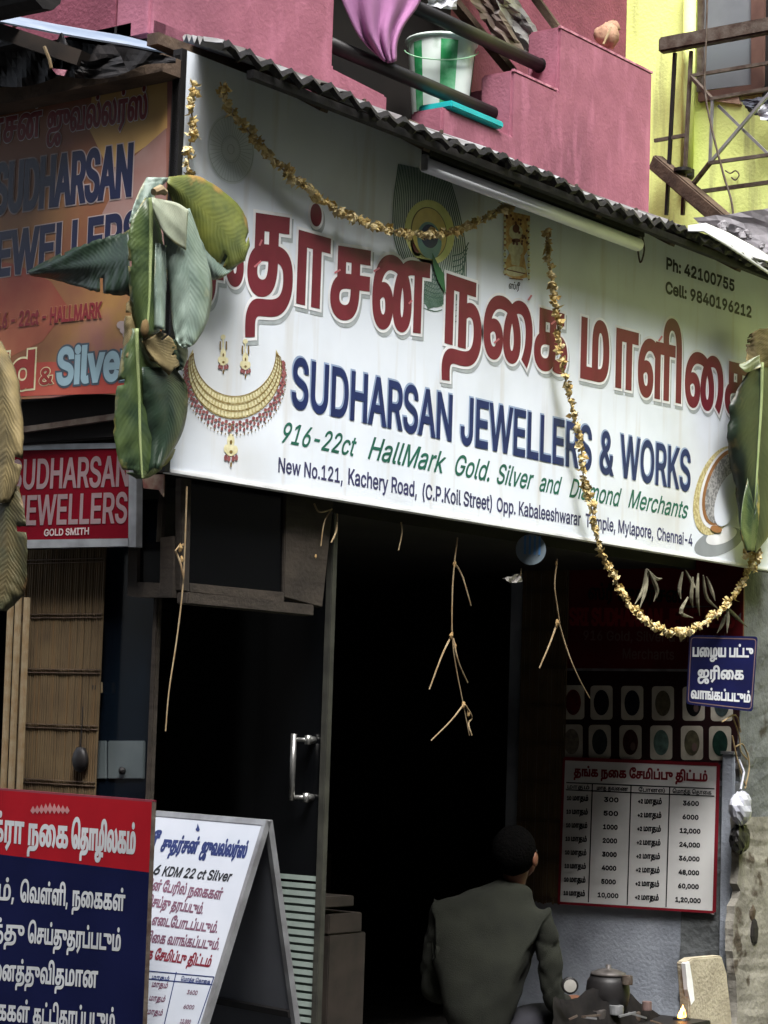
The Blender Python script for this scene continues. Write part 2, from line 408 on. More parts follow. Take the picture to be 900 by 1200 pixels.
# lane showcase: dark glass, pale cabinet box, switch
sc_ = thing('lane_showcase', 'dark glazed showcase beside the left bamboo blind', 'showcase', (.24, .4, .9))
MB().box((.232, .236, .9), (.24, .70, 2.3)).build('pane', mat('navy_glass', (10, 16, 24), .2, c2=(14, 24, 34), ns=3, spec=.3), sc_)
MB().box((.225, .225, .86), (.245, .235, 2.3)).build('frame', m_brown, sc_)
q = fx2 = Fr((.225, 0, 0), (0, -1, 0), (-1, 0, 0))
box = thing('pale_cabinet', 'small pale grey cabinet with a dark knob under the showcase glass', 'cabinet', q.px(135, 915))
MB().prism([q.px(*p) for p in [(104, 868), (124, 868), (124, 913), (103, 913)]], (.05, 0, 0)).build('door', mat('pale_grey_enamel', (88, 96, 98), .5, c2=(74, 82, 84), ns=5), box, bevel=.003)
MB().prism([q.px(*p) for p in [(126, 868), (169, 868), (168, 913), (126, 913)]], (.05, 0, 0)).build('door', MC['pale_grey_enamel'], box, bevel=.003)
MB().lathe(q.px(145, 903), [(.01, 0), (.014, .012), (.004, .02)], 12, (-1, 0, 0)).build('knob', m_black, box)
sw = thing('switch_plate', 'small cream switch plate at the edge of the left bamboo blind', 'switch', q.px(110, 805))
MB().prism([Fr((.19, 0, 0), (0, -1, 0), (-1, 0, 0)).px(*p) for p in [(105, 799), (116, 799), (116, 812), (105, 812)]], (.02, 0, 0)).build('plate', m_string, sw, bevel=.002)
MB().prism([Fr((.186, 0, 0), (0, -1, 0), (-1, 0, 0)).px(*p) for p in [(108, 803), (112, 803), (112, 808), (108, 808)]], (.005, 0, 0)).build('rocker', m_black, sw)
hb = thing('hanging_pouch', 'small black pouch hanging at the foot of the left bamboo blind', 'pouch', q.px(95, 900))
MB().blob(Fr((.17, 0, 0), (0, -1, 0), (-1, 0, 0)).px(94, 890), .04, 12, .08, (.5, .9, 1.1)).build('bag', m_black, hb, smooth=True)
MB().tube([Fr((.17, 0, 0), (0, -1, 0), (-1, 0, 0)).px(*p) for p in [(94, 878), (96, 850), (97, 828)]], .002, 5).build('cord', m_black, hb)
# ------------------------------------------------------------------ bamboo blinds
def blind(name, label, p_tl, p_br, plane, val, axis, group='bamboo blinds'):
    a = at(*p_tl, plane, val); b = at(*p_br, plane, val)
    z0, z1 = b[2], a[2]; u0, u1 = sorted((a[axis], b[axis]))
    t = thing(name, label, 'blind', (a+b)/2*np.array([1, 1, 0])+np.array([0, 0, z0]), group)
    mb = MB(); w = .011; n = int((u1-u0)/w); sgn = -1
    for i in range(n):
        u = u0+(i+.5)*(u1-u0)/n; d = val+random.uniform(-.0015, .0015)
        j = random.uniform(-.006, .006)
        pts = [(d, u, z0+j), (d, u, z1)] if axis == 1 else [(u, d, z0+j), (u, d, z1)]
        mb.tube(pts, w*.46, 5)
    o = mb.build('cane_sticks', m_cane, t); o['kind'] = 'stuff'
    zs = np.arange(z1-.05, z0, -.19)
    for z in zs:
        c = MB()
        for dz in (0, .012):
            c.box((val-.009, u0, z+dz), (val-.005, u1, z+dz+.003)) if axis == 1 else c.box((u0, val-.009, z+dz), (u1, val-.005, z+dz+.003))
        c.build('binding_thread', m_wood, t)
    return t
blind('bamboo_blind', 'tan bamboo blind on the lane side under the small red sign', (24, 645), (112, 945), 0, GX-.01, 1)
blind('bamboo_blind', 'brown bamboo blind between the dark doorway and the maroon poster', (614, 640), (658, 1060), 0, XP-.02, 1)
# grille at the far left
gr = thing('window_grille', 'narrow pale grille bars at the left edge below the dry leaf', 'grille', PX(15, 930, .12))
for x0 in (3, 12, 22):
    MB().prism([Fr((.12, 0, 0), (0, -1, 0), (-1, 0, 0)).px(*p) for p in [(x0+6, 700), (x0+10, 700), (x0+1, 925), (x0-3, 925)]], (.015, 0, 0)).build('bar', m_string, gr)
# ------------------------------------------------------------------ pink upper storey
pk = thing('pink_balcony_storey', 'pink plastered upper storey with stepped balcony parapet above the shop', 'building', (2.0, .5, 3.95))
fp = Fr((0, .35, 0), (1, 0, 0), (0, -1, 0))
def ztop(px): return fp.ab(*px)
B = lambda x, y: fp.ab(x, y)
TH = .17
zt1, zt2, zb1 = B(655, 30)[1], B(655, 106)[1], 3.92
xe = B(765, 84)[0]; xm = B(655, 60)[0]; xl = B(600, 120)[0]
def pz(pts, y0, y1, name, m, parent, bevel=.012, **k):
    return MB().prism([(x, y0, z) for x, z in pts], (0, y1-y0, 0)).build(name, m, parent, bevel=bevel, **k)
pz([(1.95, zb1), (xe, zb1), (xe, zt1), (xm, zt1), (xm, zt2), (xl, zt2), (xl, B(600, 158)[1]), (1.95, B(600, 158)[1])], .35, .35+TH, 'stepped_parapet', m_pink, pk)
xr = B(392, 40)[0]; xs = B(455, 112)[0]
pz([(.2, zb1), (xs, zb1), (xs, B(455, 112)[1]), (xr, B(392, 80)[1]), (xr, 5.3), (.2, 5.3)], .35, .35+TH, 'front_wall', m_pink, pk)
# worn lighter arrises along the steps
for (x0, z0, x1, z1) in ((xm, zt1, xe, zt1), (xl, zt2, xm, zt2)):
    MB().box((x0+.004, .347, z0-.006), (x1-.004, .36, z0+.004)).build('worn_edge', m_pinke, pk)
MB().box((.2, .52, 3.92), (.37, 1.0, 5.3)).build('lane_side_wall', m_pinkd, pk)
MB().box((.45, 1.0, 3.92), (.6, 2.5, 6)).build('lane_rear_wall', m_pink, pk)
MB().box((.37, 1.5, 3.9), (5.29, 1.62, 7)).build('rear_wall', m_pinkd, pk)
MB().box((.37, .52, 3.9), (3.62, 1.5, 3.98)).build('balcony_floor', m_conc, pk)
MB().box((.2, .35, 5.62), (3.64, 1.6, 5.8)).build('upper_slab', m_pink, pk)
MB().box((3.45, .52, 3.98), (3.62, 1.5, zt1)).build('side_parapet', m_pink, pk, bevel=.01)
MB().box((.61, .9, 3.98), (2.75, .94, 5.6)).build('dark_opening_panel', m_dark, pk, label='dark panel standing in for the unlit opening behind the balcony rails')  # flat panel, the darkness of the opening is in its colour
yr = .45
for p0, p1 in (((440, -12), (634, 76)), ((385, 55), (580, 131))):
    a = PY(*p0, yr); b = PY(*p1, yr)
    zz = (a[2]+b[2])/2
    MB().tube([(a[0], yr, zz), (b[0], yr, zz)], .031, 12).build('rail', m_black, pk, smooth=True)
    MB().lathe((b[0]-.012, yr, zz), [(.034, 0), (.038, .006), (.038, .02)], 14, (1, 0, 0)).build('rail_socket', m_black, pk)
# things on the balcony
bk = thing('plastic_bucket', 'white plastic bucket with green vertical stripes on the balcony', 'bucket', PY(520, 135, .62)-np.array([0, 0, .0]))
c = PY(515, 138, .62); ctop = PY(515, 50, .62); hB = ctop[2]-c[2]; r1 = .147; r0 = .118
def ring_surface(c, h, r0, r1, a0, a1, off=0, n=8, z0=0, z1=1):
    rows = []
    for i in range(9):
        t = z0+(z1-z0)*i/8; r = r0+(r1-r0)*t+off
        rows.append([(c[0]+r*math.cos(a0+(a1-a0)*k/n), c[1]+r*math.sin(a0+(a1-a0)*k/n), c[2]+h*t) for k in range(n+1)])
    return MB().grid([list(x) for x in zip(*rows)][::-1])
m_bw = mat('bucket_white', (226, 236, 232), .35, c2=(206, 222, 214), ns=8, stain=(170, 190, 176), st_s=9, st_lo=.58, st_hi=.7)
m_bg = mat('bucket_green', (44, 142, 84), .4, c2=(120, 186, 146), ns=14, lo=.45, hi=.7)
ring_surface(c, hB, r0, r1, 0, 2*math.pi, 0, 48).build('shell', m_bw, bk, smooth=True)
MB().lathe(c, [(.001, .005), (r0, .005)], 32).build('base', m_bw, bk)
camdir = math.atan2(CAM[1]-c[1], CAM[0]-c[0])
for a0, a1 in ((-.95, -.62), (-.02, .5), (1.5, 1.9), (2.5, 2.9)):
    ring_surface(c, hB, r0, r1, camdir+a0, camdir+a1, .0025, 8, .03, .93).build('stripe', m_bg, bk, smooth=True)
MB().tube([(c[0]+(r1+.004)*math.cos(t), c[1]+(r1+.004)*math.sin(t), c[2]+hB) for t in [2*math.pi*i/40 for i in range(41)]], .008, 8, False).build('rim', m_bw, bk, smooth=True)
MB().tube([(c[0]+(r1+.012)*math.cos(camdir+t), c[1]+(r1+.012)*math.sin(camdir+t), c[2]+hB-.03-.09*math.cos(t)) for t in [-1.5+3*i/20 for i in range(21)]], .0028, 6).build('handle', mat('handle_pale_green', (168, 222, 180), .4), bk, smooth=True)
ty = thing('teal_tray', 'flat teal plastic tray on the ledge beneath the striped bucket', 'tray', PY(530, 145, .5))
p = PY(498, 137, .42); p2 = PY(567, 146, .42)
zl_ = B(600, 158)[1]
MB().box((p[0]+.06, .33, zl_+.002), (p2[0]+.02, .50, zl_+.032)).build('tray', mat('teal_plastic', (38, 170, 172), .4, c2=(30, 150, 156), ns=6), ty, bevel=.006)
# purple cloth over the upper rail
cl = thing('purple_cloth', 'mauve cloth draped over the upper balcony rail', 'cloth', PY(450, 0, .42))
L_ = catmull([(385, -55), (393, -20), (405, 12), (420, 42), (438, 62), (449, 70)], 4)
R_ = catmull([(505, -55), (500, -25), (491, 4), (474, 28), (465, 50), (464, 71)], 4)
rows = []
for i, (l, r) in enumerate(zip(L_, R_)):
    row = []
    for j in range(21):
        t = j/20; q = l+(r-l)*t
        sag = 6*math.sin(t*math.pi)*(i/len(L_))
        row.append(PY(q[0], q[1]+sag*.6, .40-.030*math.sin(t*19+i*.22)*(.4+.6*i/len(L_))-.03*math.sin(t*math.pi)))
    rows.append(row)
m_cl = mat('mauve_cloth', (156, 108, 148), .9, c2=(142, 96, 134), ns=5, bump=.2, bs=200)
o = MB().grid(rows).build('drape', m_cl, cl, smooth=True)
sm = o.modifiers.new('thickness', 'SOLIDIFY'); sm.thickness = .004
# grey plastic sheets and sticks behind the rail
gs = thing('plastic_sheet_bundle', 'crumpled grey plastic sheeting leaning behind the balcony rails', 'sheeting', PY(580, 75, .7))
def crumple(p_list, plane, val, n, m, amp, name, m_, parent, seed=1, ax=1):
    rnd = random.Random(seed); rows = []
    (a, b, c_, d) = [np.array(p, float) for p in p_list]
    ph = [rnd.uniform(0, 6) for _ in range(8)]
    for i in range(n+1):
        row = []
        for j in range(m+1):
            s, t = i/n, j/m
            q = (a*(1-t)+b*t)*(1-s)+(d*(1-t)+c_*t)*s
            w = amp*(math.sin(7*s+5*t+ph[0])+.6*math.sin(13*t-6*s+ph[1])+.5*abs(math.sin(11*s+9*t+ph[2]))+rnd.uniform(-.35, .35))
            row.append(at(q[0]+rnd.uniform(-1, 1), q[1]+rnd.uniform(-1, 1), ax, val+w))
        rows.append(row)
    return MB().grid(rows).build(name, m_, parent, smooth=False)
m_pl = mat('grey_plastic_sheet', (150, 150, 148), .35, c2=(108, 106, 104), ns=9, lo=.4, hi=.6)
crumple([(556, -12), (600, -12), (640, 52), (606, 66)], 1, .72, 12, 8, .018, 'sheet', m_pl, gs, 3)
crumple([(545, -10), (575, -10), (622, 72), (592, 66)], 1, .66, 12, 5, .014, 'sheet', mat('brown_plastic_sheet', (112, 98, 92), .5, c2=(84, 72, 66), ns=9), gs, 5)
crumple([(505, -10), (538, -10), (535, 12), (500, 6)], 1, .62, 6, 6, .012, 'sheet', mat('white_plastic_sheet', (200, 202, 208), .4), gs, 8)
for q0, q1, w in (((520, -12), (600, 85), .05), ((560, -8), (625, 80), .03)):
    MB().bar(PY(*q0, .8), PY(*q1, .74), w, w*.6).build('stick', m_wood, gs)
pole = thing('leaning_wood_pole', 'slim wooden pole leaning behind the stepped parapet top', 'pole', PY(655, 30, .75))
MB().bar(PY(620, -12, .8), PY(658, 40, .62), .035, .035).build('shaft', m_wood, pole)
st = thing('tan_stone', 'rough tan stone lying on the pink parapet top', 'stone', PY(712, 58, .43))
mb = MB(); c0 = PY(713, 42, .44)
mb.blob(c0, .062, 14, .13, (1.0, .75, .95)).blob(c0+np.array([-.06, 0, -.015]), .045, 12, .15, (1, .8, .9)).blob(c0+np.array([.02, -.01, .045]), .035, 10, .15)
mb.build('rock', mat('tan_rock', (176, 140, 116), .9, c2=(130, 98, 80), ns=14, bump=.8, bs=30), st, smooth=True)
MB().tube([PY(707, 52, .36), PY(716, 32, .37)], .005, 6).build('twig', m_string, st)
# unseen houses added behind the camera, tall and close to block low sky light
m_opp = mat('added_house_plaster', (96, 90, 82), .9, c2=(78, 73, 68), ns=2)
for nm_, lb_, a_, b_ in (('added_street_house', 'unseen plastered house added across the street to block low sky light', (-16, -13, 0), (14, -8.6, 13)), ('added_lane_house', 'unseen plastered house added beyond the lane to block low sky light', (-13, -9, 0), (-7.4, 8, 12))):
    t_ = thing(nm_, lb_, 'building', ((a_[0]+b_[0])/2, (a_[1]+b_[1])/2, 0)); MB().box(a_, b_).build('wall', m_opp, t_)
    for z in (1.0, 4.2, 7.4, 10.2):
        for i in range(8):
            if nm_ == 'added_street_house': MB().box((a_[0]+1+i*3.6, b_[1]-.02, z), (a_[0]+2.4+i*3.6, b_[1]+.03, z+1.5)).build('window', m_glass, t_)
            elif i < 4: MB().box((b_[0]-.02, a_[1]+1+i*4, z), (b_[0]+.03, a_[1]+2.4+i*4, z+1.5)).build('window', m_glass, t_)
# ------------------------------------------------------------------ yellow neighbour
yb = thing('yellow_building', 'lime yellow plastered building with brown framed window at upper right', 'building', (5.4, 0, 0))
XW = 5.3
MB().box((XW, -2.2, 0), (XW+.2, 1.6, 7.0)).build('wall', m_yel, yb)
MB().box((XW+.2, -2.2, 0), (10, -2.0, 7.0)).build('side_wall', m_yel, yb)
def X2(x, y, v=XW): return at(x, y, 0, v)
wn = MB(); w0 = X2(822, 105); 
def prx(pts, v, th): return MB().prism([X2(x, y, v) for x, y in pts], (th, 0, 0))
m_fr = mat('brown_window_frame', (104, 78, 68), .7, c2=(84, 60, 52), ns=8)
wfr = prx([(818, 108), (894, 97), (893, 108), (818, 119)], XW-.03, .03).build('window', m_fr, yb)
prx([(880, -30), (896, -32), (894, 97), (880, 99)], XW-.03, .03).build('frame', m_fr, wfr).parent = wfr
for o_ in [bpy.data.objects['frame.001'] if 'frame.001' in bpy.data.objects else None]: pass
def sub(mb, nm, m, par, **k): return mb.build(nm, m, par, **k)
sub(prx([(823, -30), (880, -38), (880, 99), (821, 106)], XW-.012, .012), 'pane', mat('dusty_grey_glass', (130, 136, 138), .3, c2=(108, 114, 118), ns=3, spec=.3), wfr)
sub(prx([(818, -20), (824, -21), (822, 107), (816, 108)], XW-.035, .03), 'stile', m_rust, wfr)
sub(prx([(895, -32), (960, -40), (955, 118), (893, 122)], XW-.008, .008), 'opening', m_dark, wfr)
sub(prx([(828, 108), (862, 104), (868, 122), (834, 118)], XW-.02, .02), 'broken_sill', mat('bare_plaster', (196, 170, 148), .9, c2=(170, 140, 118), ns=9, bump=.5), wfr)
dp = thing('drain_pipe', 'yellow painted drain pipe running down the lime yellow wall', 'pipe', X2(812, 240, XW-.04))
a = X2(814, -30, XW-.05); b = X2(800, 206, XW-.05)
MB().tube([(XW-.05, (a[1]+b[1])/2, b[2]), (XW-.05, (a[1]+b[1])/2, a[2])], .035, 14).build('pipe', m_yel, dp, smooth=True)
MB().lathe((XW-.05, (a[1]+b[1])/2, b[2]-.02), [(.034, 0), (.042, .01), (.042, .05)], 14).build('collar', m_black, dp)
rl = thing('wall_bracket_railing', 'rusty railing bars and handrail fixed on the lime yellow wall', 'railing', X2(800, 240, 5.15))
RX = 5.14
MB().bar(X2(774, 54, RX), X2(935, 24, RX), .06, .085).build('handrail', m_rust, rl, bevel=.01)
for q0, q1 in (((791, 62), (781, 252)), ((810, 60), (800, 252))):
    MB().bar(X2(*q0, RX+.02), X2(*q1, RX+.02), .018, .018).build('upright', m_black if q0[0] == 791 else m_rust, rl)
MB().bar(X2(767, 165, RX+.02), X2(806, 158, RX+.02), .014, .02).build('tie', m_rust, rl)
lt = thing('bracket_lattice', 'projecting iron lattice bracket with crossed bars before the yellow wall', 'bracket', X2(830, 220, 5.0))
xo, xi = 4.98, 5.14
for i, (q0, v0, q1, v1, w) in enumerate((((810, 89), xi, (935, 68), xi, .018), ((810, 90), xi, (835, 117), xo, .018), ((833, 116), xo, (935, 98), xo, .018),
        ((835, 116), xo, (832, 191), xo, .014), ((832, 191), xo, (935, 177), xo, .018), ((832, 191), xo, (806, 224), xi, .02), ((803, 227), xi, (935, 209), xi, .02),
        ((832, 191), xo, (920, 88), xo, .016), ((842, 124), xo+.03, (910, 190), xo+.03, .014))):
    MB().bar(X2(*q0, v0), X2(*q1, v1), w, w).build('bar', m_alu if i in (7, 8, 3) else m_rust, lt)
bm_ = thing('diagonal_timber', 'brown timber propped diagonally across the foot of the yellow wall', 'timber', X2(810, 225, 5.1))
MB().bar(X2(768, 190, 5.2), X2(852, 262, 4.95), .07, .085).build('beam', m_wood, bm_, bevel=.008)
MB().lathe(X2(800, 202, 5.12), [(.0, 0), (.05, .002), (.05, .02), (0, .024)], 16).build('cap', m_black, bm_)
wr = thing('loose_cable', 'thin grey cable hanging down past the window and lattice', 'cable', X2(860, 250, 4.9))
MB().tube([at(x, y, 0, 4.9) for x, y in catmull([(829, -10), (827, 60), (826, 105), (834, 150), (848, 205), (857, 235), (860, 262)], 5)], .006, 6).build('wire', m_rust, wr, smooth=True)
hk = thing('wire_hook', 'small curled wire hook on the yellow wall under the lattice', 'hook', X2(856, 205, XW-.02))
MB().tube([X2(x, y, XW-.02) for x, y in catmull([(850, 200), (856, 203), (862, 200), (866, 205), (862, 211), (857, 208)], 4)], .004, 6).build('wire', m_rust, hk)
cs = thing('dark_cloth_bundle', 'dark cloth and white sheet hanging over the window sill at upper right', 'cloth', X2(890, 135, 5.2))
crumple([(868, 118), (920, 108), (925, 140), (880, 134)], 0, 5.2, 8, 8, .015, 'cloth', mat('slate_cloth', (84, 88, 100), .8, c2=(50, 52, 60), ns=9), cs, 4, 0)
crumple([(884, 128), (930, 108), (930, 150), (892, 140)], 0, 5.15, 8, 8, .015, 'sheet', mat('white_cloth', (190, 192, 200), .8), cs, 5, 0)
rb = thing('grey_rubble', 'heap of broken grey concrete behind the roof end at right', 'rubble', at(870, 300, 0, 4.8))
crumple([(812, 256), (935, 240), (935, 330), (860, 300)], 0, 4.75, 10, 9, .012, 'slab', mat('grey_rubble', (140, 138, 142), .95, c2=(116, 114, 118), ns=5, bump=.5, bs=20), rb, 9, 0)
rnd = random.Random(5)
for i in range(16):
    x = rnd.uniform(845, 900); y = 262+(x-845)*.6+rnd.uniform(-8, 18)
    MB().blob(at(x, y, 0, 4.7), rnd.uniform(.015, .035), 6, .3).build('lump', MC['grey_rubble'], rb)
# ------------------------------------------------------------------ corrugated roof
rf = thing('corrugated_roof', 'corrugated metal sheet roof with wavy front edge above the big sign', 'roof', (2, .1, 3.7))
PIT_, AMP = .106, .0145
ye, yb_ = -.23, .345
ZE = float(PY(620, 200, ye)[2])
def rz(y): return ZE+(y-ye)*.43
def rsheet(x0, x1, dz, sd, parent, name='roof_sheet'):
    rnd = random.Random(sd); n = int((x1-x0)/(PIT_/4)); rows = []
    for i in range(n+1):
        x = x0+(x1-x0)*i/n; ph = (x/PIT_) % 1
        h = AMP*(1-4*abs(ph-.5))                       # ridge profile
        bend = .012*math.sin(x*3.1+sd)+.006*math.sin(x*11+sd*2)
        e = rnd.uniform(-.012, .012)
        yl = ye+(yb_-ye)*min(1, max(0, (x+.08)/.5)+.12)      # the left end is cut on the slant
        rows.append([(x, ye+e+(yl-ye-e)*j/3, rz(ye+e+(yl-ye-e)*j/3)+h+(bend+(rnd.uniform(-.003, .003) if j == 0 else 0))*(1-j/3)+dz) for j in range(4)])
    o = MB().grid(rows).build(name, m_sheet, parent)
    s_ = o.modifiers.new('thickness', 'SOLIDIFY'); s_.thickness = .004
    return o
xs_ = [-.08, .72, 1.55, 2.38, 3.05]; xe_ = [.80, 1.63, 2.46, 3.14, 3.72]
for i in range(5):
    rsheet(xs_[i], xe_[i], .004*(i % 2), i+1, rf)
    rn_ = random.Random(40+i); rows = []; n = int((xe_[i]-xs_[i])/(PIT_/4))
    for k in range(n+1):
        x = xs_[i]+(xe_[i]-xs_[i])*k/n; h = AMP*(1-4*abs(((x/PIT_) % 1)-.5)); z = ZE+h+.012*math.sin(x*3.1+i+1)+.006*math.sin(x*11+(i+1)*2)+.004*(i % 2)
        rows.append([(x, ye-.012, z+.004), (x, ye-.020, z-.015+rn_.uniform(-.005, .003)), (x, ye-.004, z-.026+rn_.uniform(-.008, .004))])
    MB().grid(rows).build('edge_shade_strip', m_tar, rf)  # black strip added as the dark band of shade along the roof edge
F_ = [PY(x, y, ye-.03) for x, y in ((806, 272), (824, 272), (850, 288), (876, 305), (915, 332))]
K_ = [PY(x, y, ye+.22) for x, y in ((806, 266), (826, 263), (852, 274), (878, 288), (915, 310))]
o = MB().grid([[a, (a+b)/2+np.array([0, 0, .004]), b] for a, b in zip(F_, K_)]).build('pale_edge_flashing', mat('white_flashing', (184, 186, 186), .5, c2=(190, 192, 192), ns=7), rf, smooth=True); s_ = o.modifiers.new('thickness', 'SOLIDIFY'); s_.thickness = .008
# curled last sheet over the right end
rows = []
for i in range(13):
    t = i/12; x = 3.6+t*1.0
    rows.append([(x, ye+(.6)*j/4, ZE+.01+.28*(j/4)*(1-.2*t)-.12*t*t+.01*math.sin(9*t)) for j in range(5)])
o = MB().grid(rows).build('curled_end_sheet', mat('pale_sheet', (208, 208, 206), .5, c2=(176, 176, 174), ns=7), rf, smooth=True); s_ = o.modifiers.new('thickness', 'SOLIDIFY'); s_.thickness = .006
MB().box((.1, ye+.01, ZE-.05), (4.4, ye+.04, ZE-.022)).build('edge_batten', m_tar, rf)  # dark bar added to deepen the band of shade under the roof edge
MB().box((-.02, .10, 3.79), (4.3, .15, 3.83)).build('rear_batten', m_wood, rf)
for i in range(7):
    x = .52+i*.6; MB().bar((x, ye+.04, ZE-.04), (x, .345, ZE+.26), .04, .04).build('rafter', m_wood, rf)
for x in np.arange(.3, 4.0, .47):
    MB().lathe((x, -.16, rz(-.16)+.01), [(.008, 0), (.008, .012), (.002, .016)], 8).build('bolt', m_rust, rf)
# roof over the lane side and its hanging tarpaulin
lr = thing('lane_roof_sheet', 'pale flat metal sheet roof over the lane side at upper left', 'roof', (-.2, .6, 3.8))
def atz(x, y, v): return at(x, y, 2, v)
E0 = [atz(x, y, 3.80) for x, y in ((-30, 22), (20, 31), (60, 39), (100, 46), (150, 54), (205, 65), (270, 84))]
rows = [[p, atz(x+2, y-5, 3.86), atz(x+4, y-9, 3.94)] for p, (x, y) in zip(E0, ((-30, 22), (20, 31), (60, 39), (100, 46), (150, 54), (205, 65), (270, 84)))]
o = MB().grid(rows).build('sheet', mat('pale_blue_sheet', (128, 138, 152), .7, c2=(98, 112, 130), ns=5), lr); s_ = o.modifiers.new('thickness', 'SOLIDIFY'); s_.thickness = .006
MB().box((-.1, .0, 3.66), (.0, 1.6, 3.72)).build('edge_batten', m_wood, lr)
tp = thing('black_tarpaulin', 'ragged black tarpaulin and timber sagging over the orange side sign', 'tarpaulin', PX(60, 60, -.3))
def sheetpx(top, bot, ax, val, n, m, amp, nm, mt, par, seed):
    T = catmull(top, n); Bt = catmull(bot, n); k = min(len(T), len(Bt)); rnd = random.Random(seed); rows = []
    for i in range(k):
        rows.append([at(*(T[i]+(Bt[i]-T[i])*j/m), ax, val+amp*(math.sin(i*.9+j*.7+seed)+.5*math.sin(i*.37+j*1.7)+rnd.uniform(-.3, .3))) for j in range(m+1)])
    return MB().grid(rows).build(nm, mt, par)
sheetpx([(-12, 30), (20, 34), (45, 46), (62, 55), (72, 38), (80, 52), (100, 72), (140, 62)],
        [(-12, 100), (20, 102), (45, 98), (62, 92), (72, 88), (80, 90), (105, 92), (150, 84)], 0, -.30, 5, 6, .012, 'flap', m_tar, tp, 2)
sheetpx([(78, 46), (110, 52), (150, 56), (185, 63), (206, 68)], [(78, 84), (110, 92), (140, 88), (170, 76), (206, 74)], 0, -.12, 5, 4, .006, 'flap', m_tar, tp, 4)
MB().bar(PX(-12, 33, -.36), PX(98, 70, -.30), .05, .05).build('timber', mat('dark_timber', (46, 38, 32), .9, c2=(28, 24, 22), ns=9), tp)
MB().tube([PX(52, 55, -.37), PX(58, 70, -.37), PX(60, 80, -.37)], .006, 6).build('frayed_tie', m_string, tp)
MB().prism([PX(*p, -.36) for p in ((60, 80), (78, 82), (75, 89), (66, 87))], (.004, 0, 0)).build('pink_scrap', m_pinke, tp)
MB().tube([PX(-10, 0, -.5), PX(55, -14, -.5)], .07, 10).build('black_pipe', m_tar, tp)
MB().box((-.35, .35, 3.755), (.0, 2.2, 3.77)).build('under_sheet', m_tar, tp)
cp = thing('copper_stub', 'short copper coloured stub sticking up behind the lane roof', 'stub', PX(15, 28, 0))
MB().tube([PX(9, 13, .1), PX(18, 30, .1)], .012, 8).build('rod', mat('copper', (190, 130, 104), .5, metal=.4), cp)
# ------------------------------------------------------------------ main sign
SG = thing('jewellers_signboard', 'large white signboard with maroon Tamil and blue SUDHARSAN JEWELLERS lettering', 'signboard', (2.1, 0, 2.35))
fs = Fr((0, 0, 0), (1, 0, 0), (0, -1, 0))
ZB, ZT, XR = 2.356, 3.76, 4.25
MB().box((.012, .0, ZB+.012), (XR, .02, ZT)).build('panel', m_white, SG)
MB().box((-.012, -.004, ZB), (.012, .035, ZT)).build('side_frame', m_black, SG)
MB().box((.012, -.006, ZB-.002), (XR, .03, ZB+.012)).build('bottom_frame', m_lw, SG, bevel=.002)
MB().box((XR, -.004, ZB), (XR+.03, .035, ZT)).build('side_frame', m_alu, SG)
for x in (.6, 1.8, 3.0, 4.0): MB().box((x, .035, 2.5), (x+.04, .35, 2.53)).build('bracket', m_rust, SG)
# big Tamil line: (visual glyphs, left px, right px on the base line, height px at left)
def big(body, p0, p1, ph, cap=None):
    if True:
        text(fs, SG, body, p0, p1, ph, m_lsh, bold=.10, lay=1, res=4, raw=True, dx=.010, dy=-.014, name='lettering_shadow')
        text(fs, SG, body, p0, p1, ph, m_lw, bold=.10, lay=2, res=4, raw=True, name='lettering_outline')
        o = text(fs, SG, body, p0, p1, ph, m_red, bold=.052, lay=3, res=4, raw=True)
        return o
big('சு', (228, 351), (281, 360), 68)
big('த', (291, 340), (339, 345), 88)
big('ா\u0bcd', (349, 352), (382, 360), 79)
big('ச', (388, 368), (429, 373), 78)
big('ன\u0bcd', (437, 379), (499, 388), 79)
big('ந', (520, 398), (561, 410), 75)
big('ைக', (567, 414), (662, 436), 68)
big('ம', (681, 440), (711, 447), 66)
big('ா', (722, 451), (745, 456), 64)
big('ளி', (748, 460), (796, 470), 62)
big('ைக', (803, 472), (878, 488), 59)
# white light catches printed on the maroon letters
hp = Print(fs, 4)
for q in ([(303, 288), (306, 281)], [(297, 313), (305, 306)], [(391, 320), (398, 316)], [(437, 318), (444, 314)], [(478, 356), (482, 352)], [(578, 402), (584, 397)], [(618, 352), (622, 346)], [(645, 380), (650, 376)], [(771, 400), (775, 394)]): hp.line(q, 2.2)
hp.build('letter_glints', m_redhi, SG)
def layered(body, p0, p1, ph, b=.06, o=.06):
    text(fs, SG, body, p0, p1, ph, m_navyhi, bold=b+.016, lay=1, res=3, dx=-.004, dy=.004, name='lettering_outline')
    text(fs, SG, body, p0, p1, ph, m_navy, bold=b, lay=2, res=3)
layered('SUDHARSAN', (342, 476), (528, 516), 57, .030)
layered('JEWELLERS', (540, 519), (692, 551), 54, .030)
layered('&', (703, 553), (718, 557), 48, .03)
layered('WORKS', (727, 558), (808, 575), 48, .030)
def script(body, p0, p1, ph): text(fs, SG, body, p0, p1, ph, m_green, bold=.02, lay=1, shear=.42, res=3)
script('916-22ct', (330, 518), (417, 535), 24)
script('HallMark', (431, 537), (522, 555), 26)
script('Gold.', (533, 556), (573, 564), 24)
script('Silver', (582, 566), (625, 574), 23)
script('and', (632, 575), (658, 580), 21)
script('Diamond', (667, 582), (728, 594), 22)
script('Merchants', (736, 594), (806, 608), 21)
def addr(body, p0, p1, ph): text(fs, SG, body, p0, p1, ph, m_ink, bold=.03, lay=1, res=2)
addr('New No.121,', (326, 553), (401, 566), 17)
addr('Kachery Road,', (408, 567), (488, 582), 18)
addr('(C.P.Koil Street)', (495, 584), (576, 598), 17)
addr('Opp. Kabaleeshwarar', (582, 599), (680, 616), 16)
addr('Temple, Mylapore,', (686, 617), (765, 631), 15)
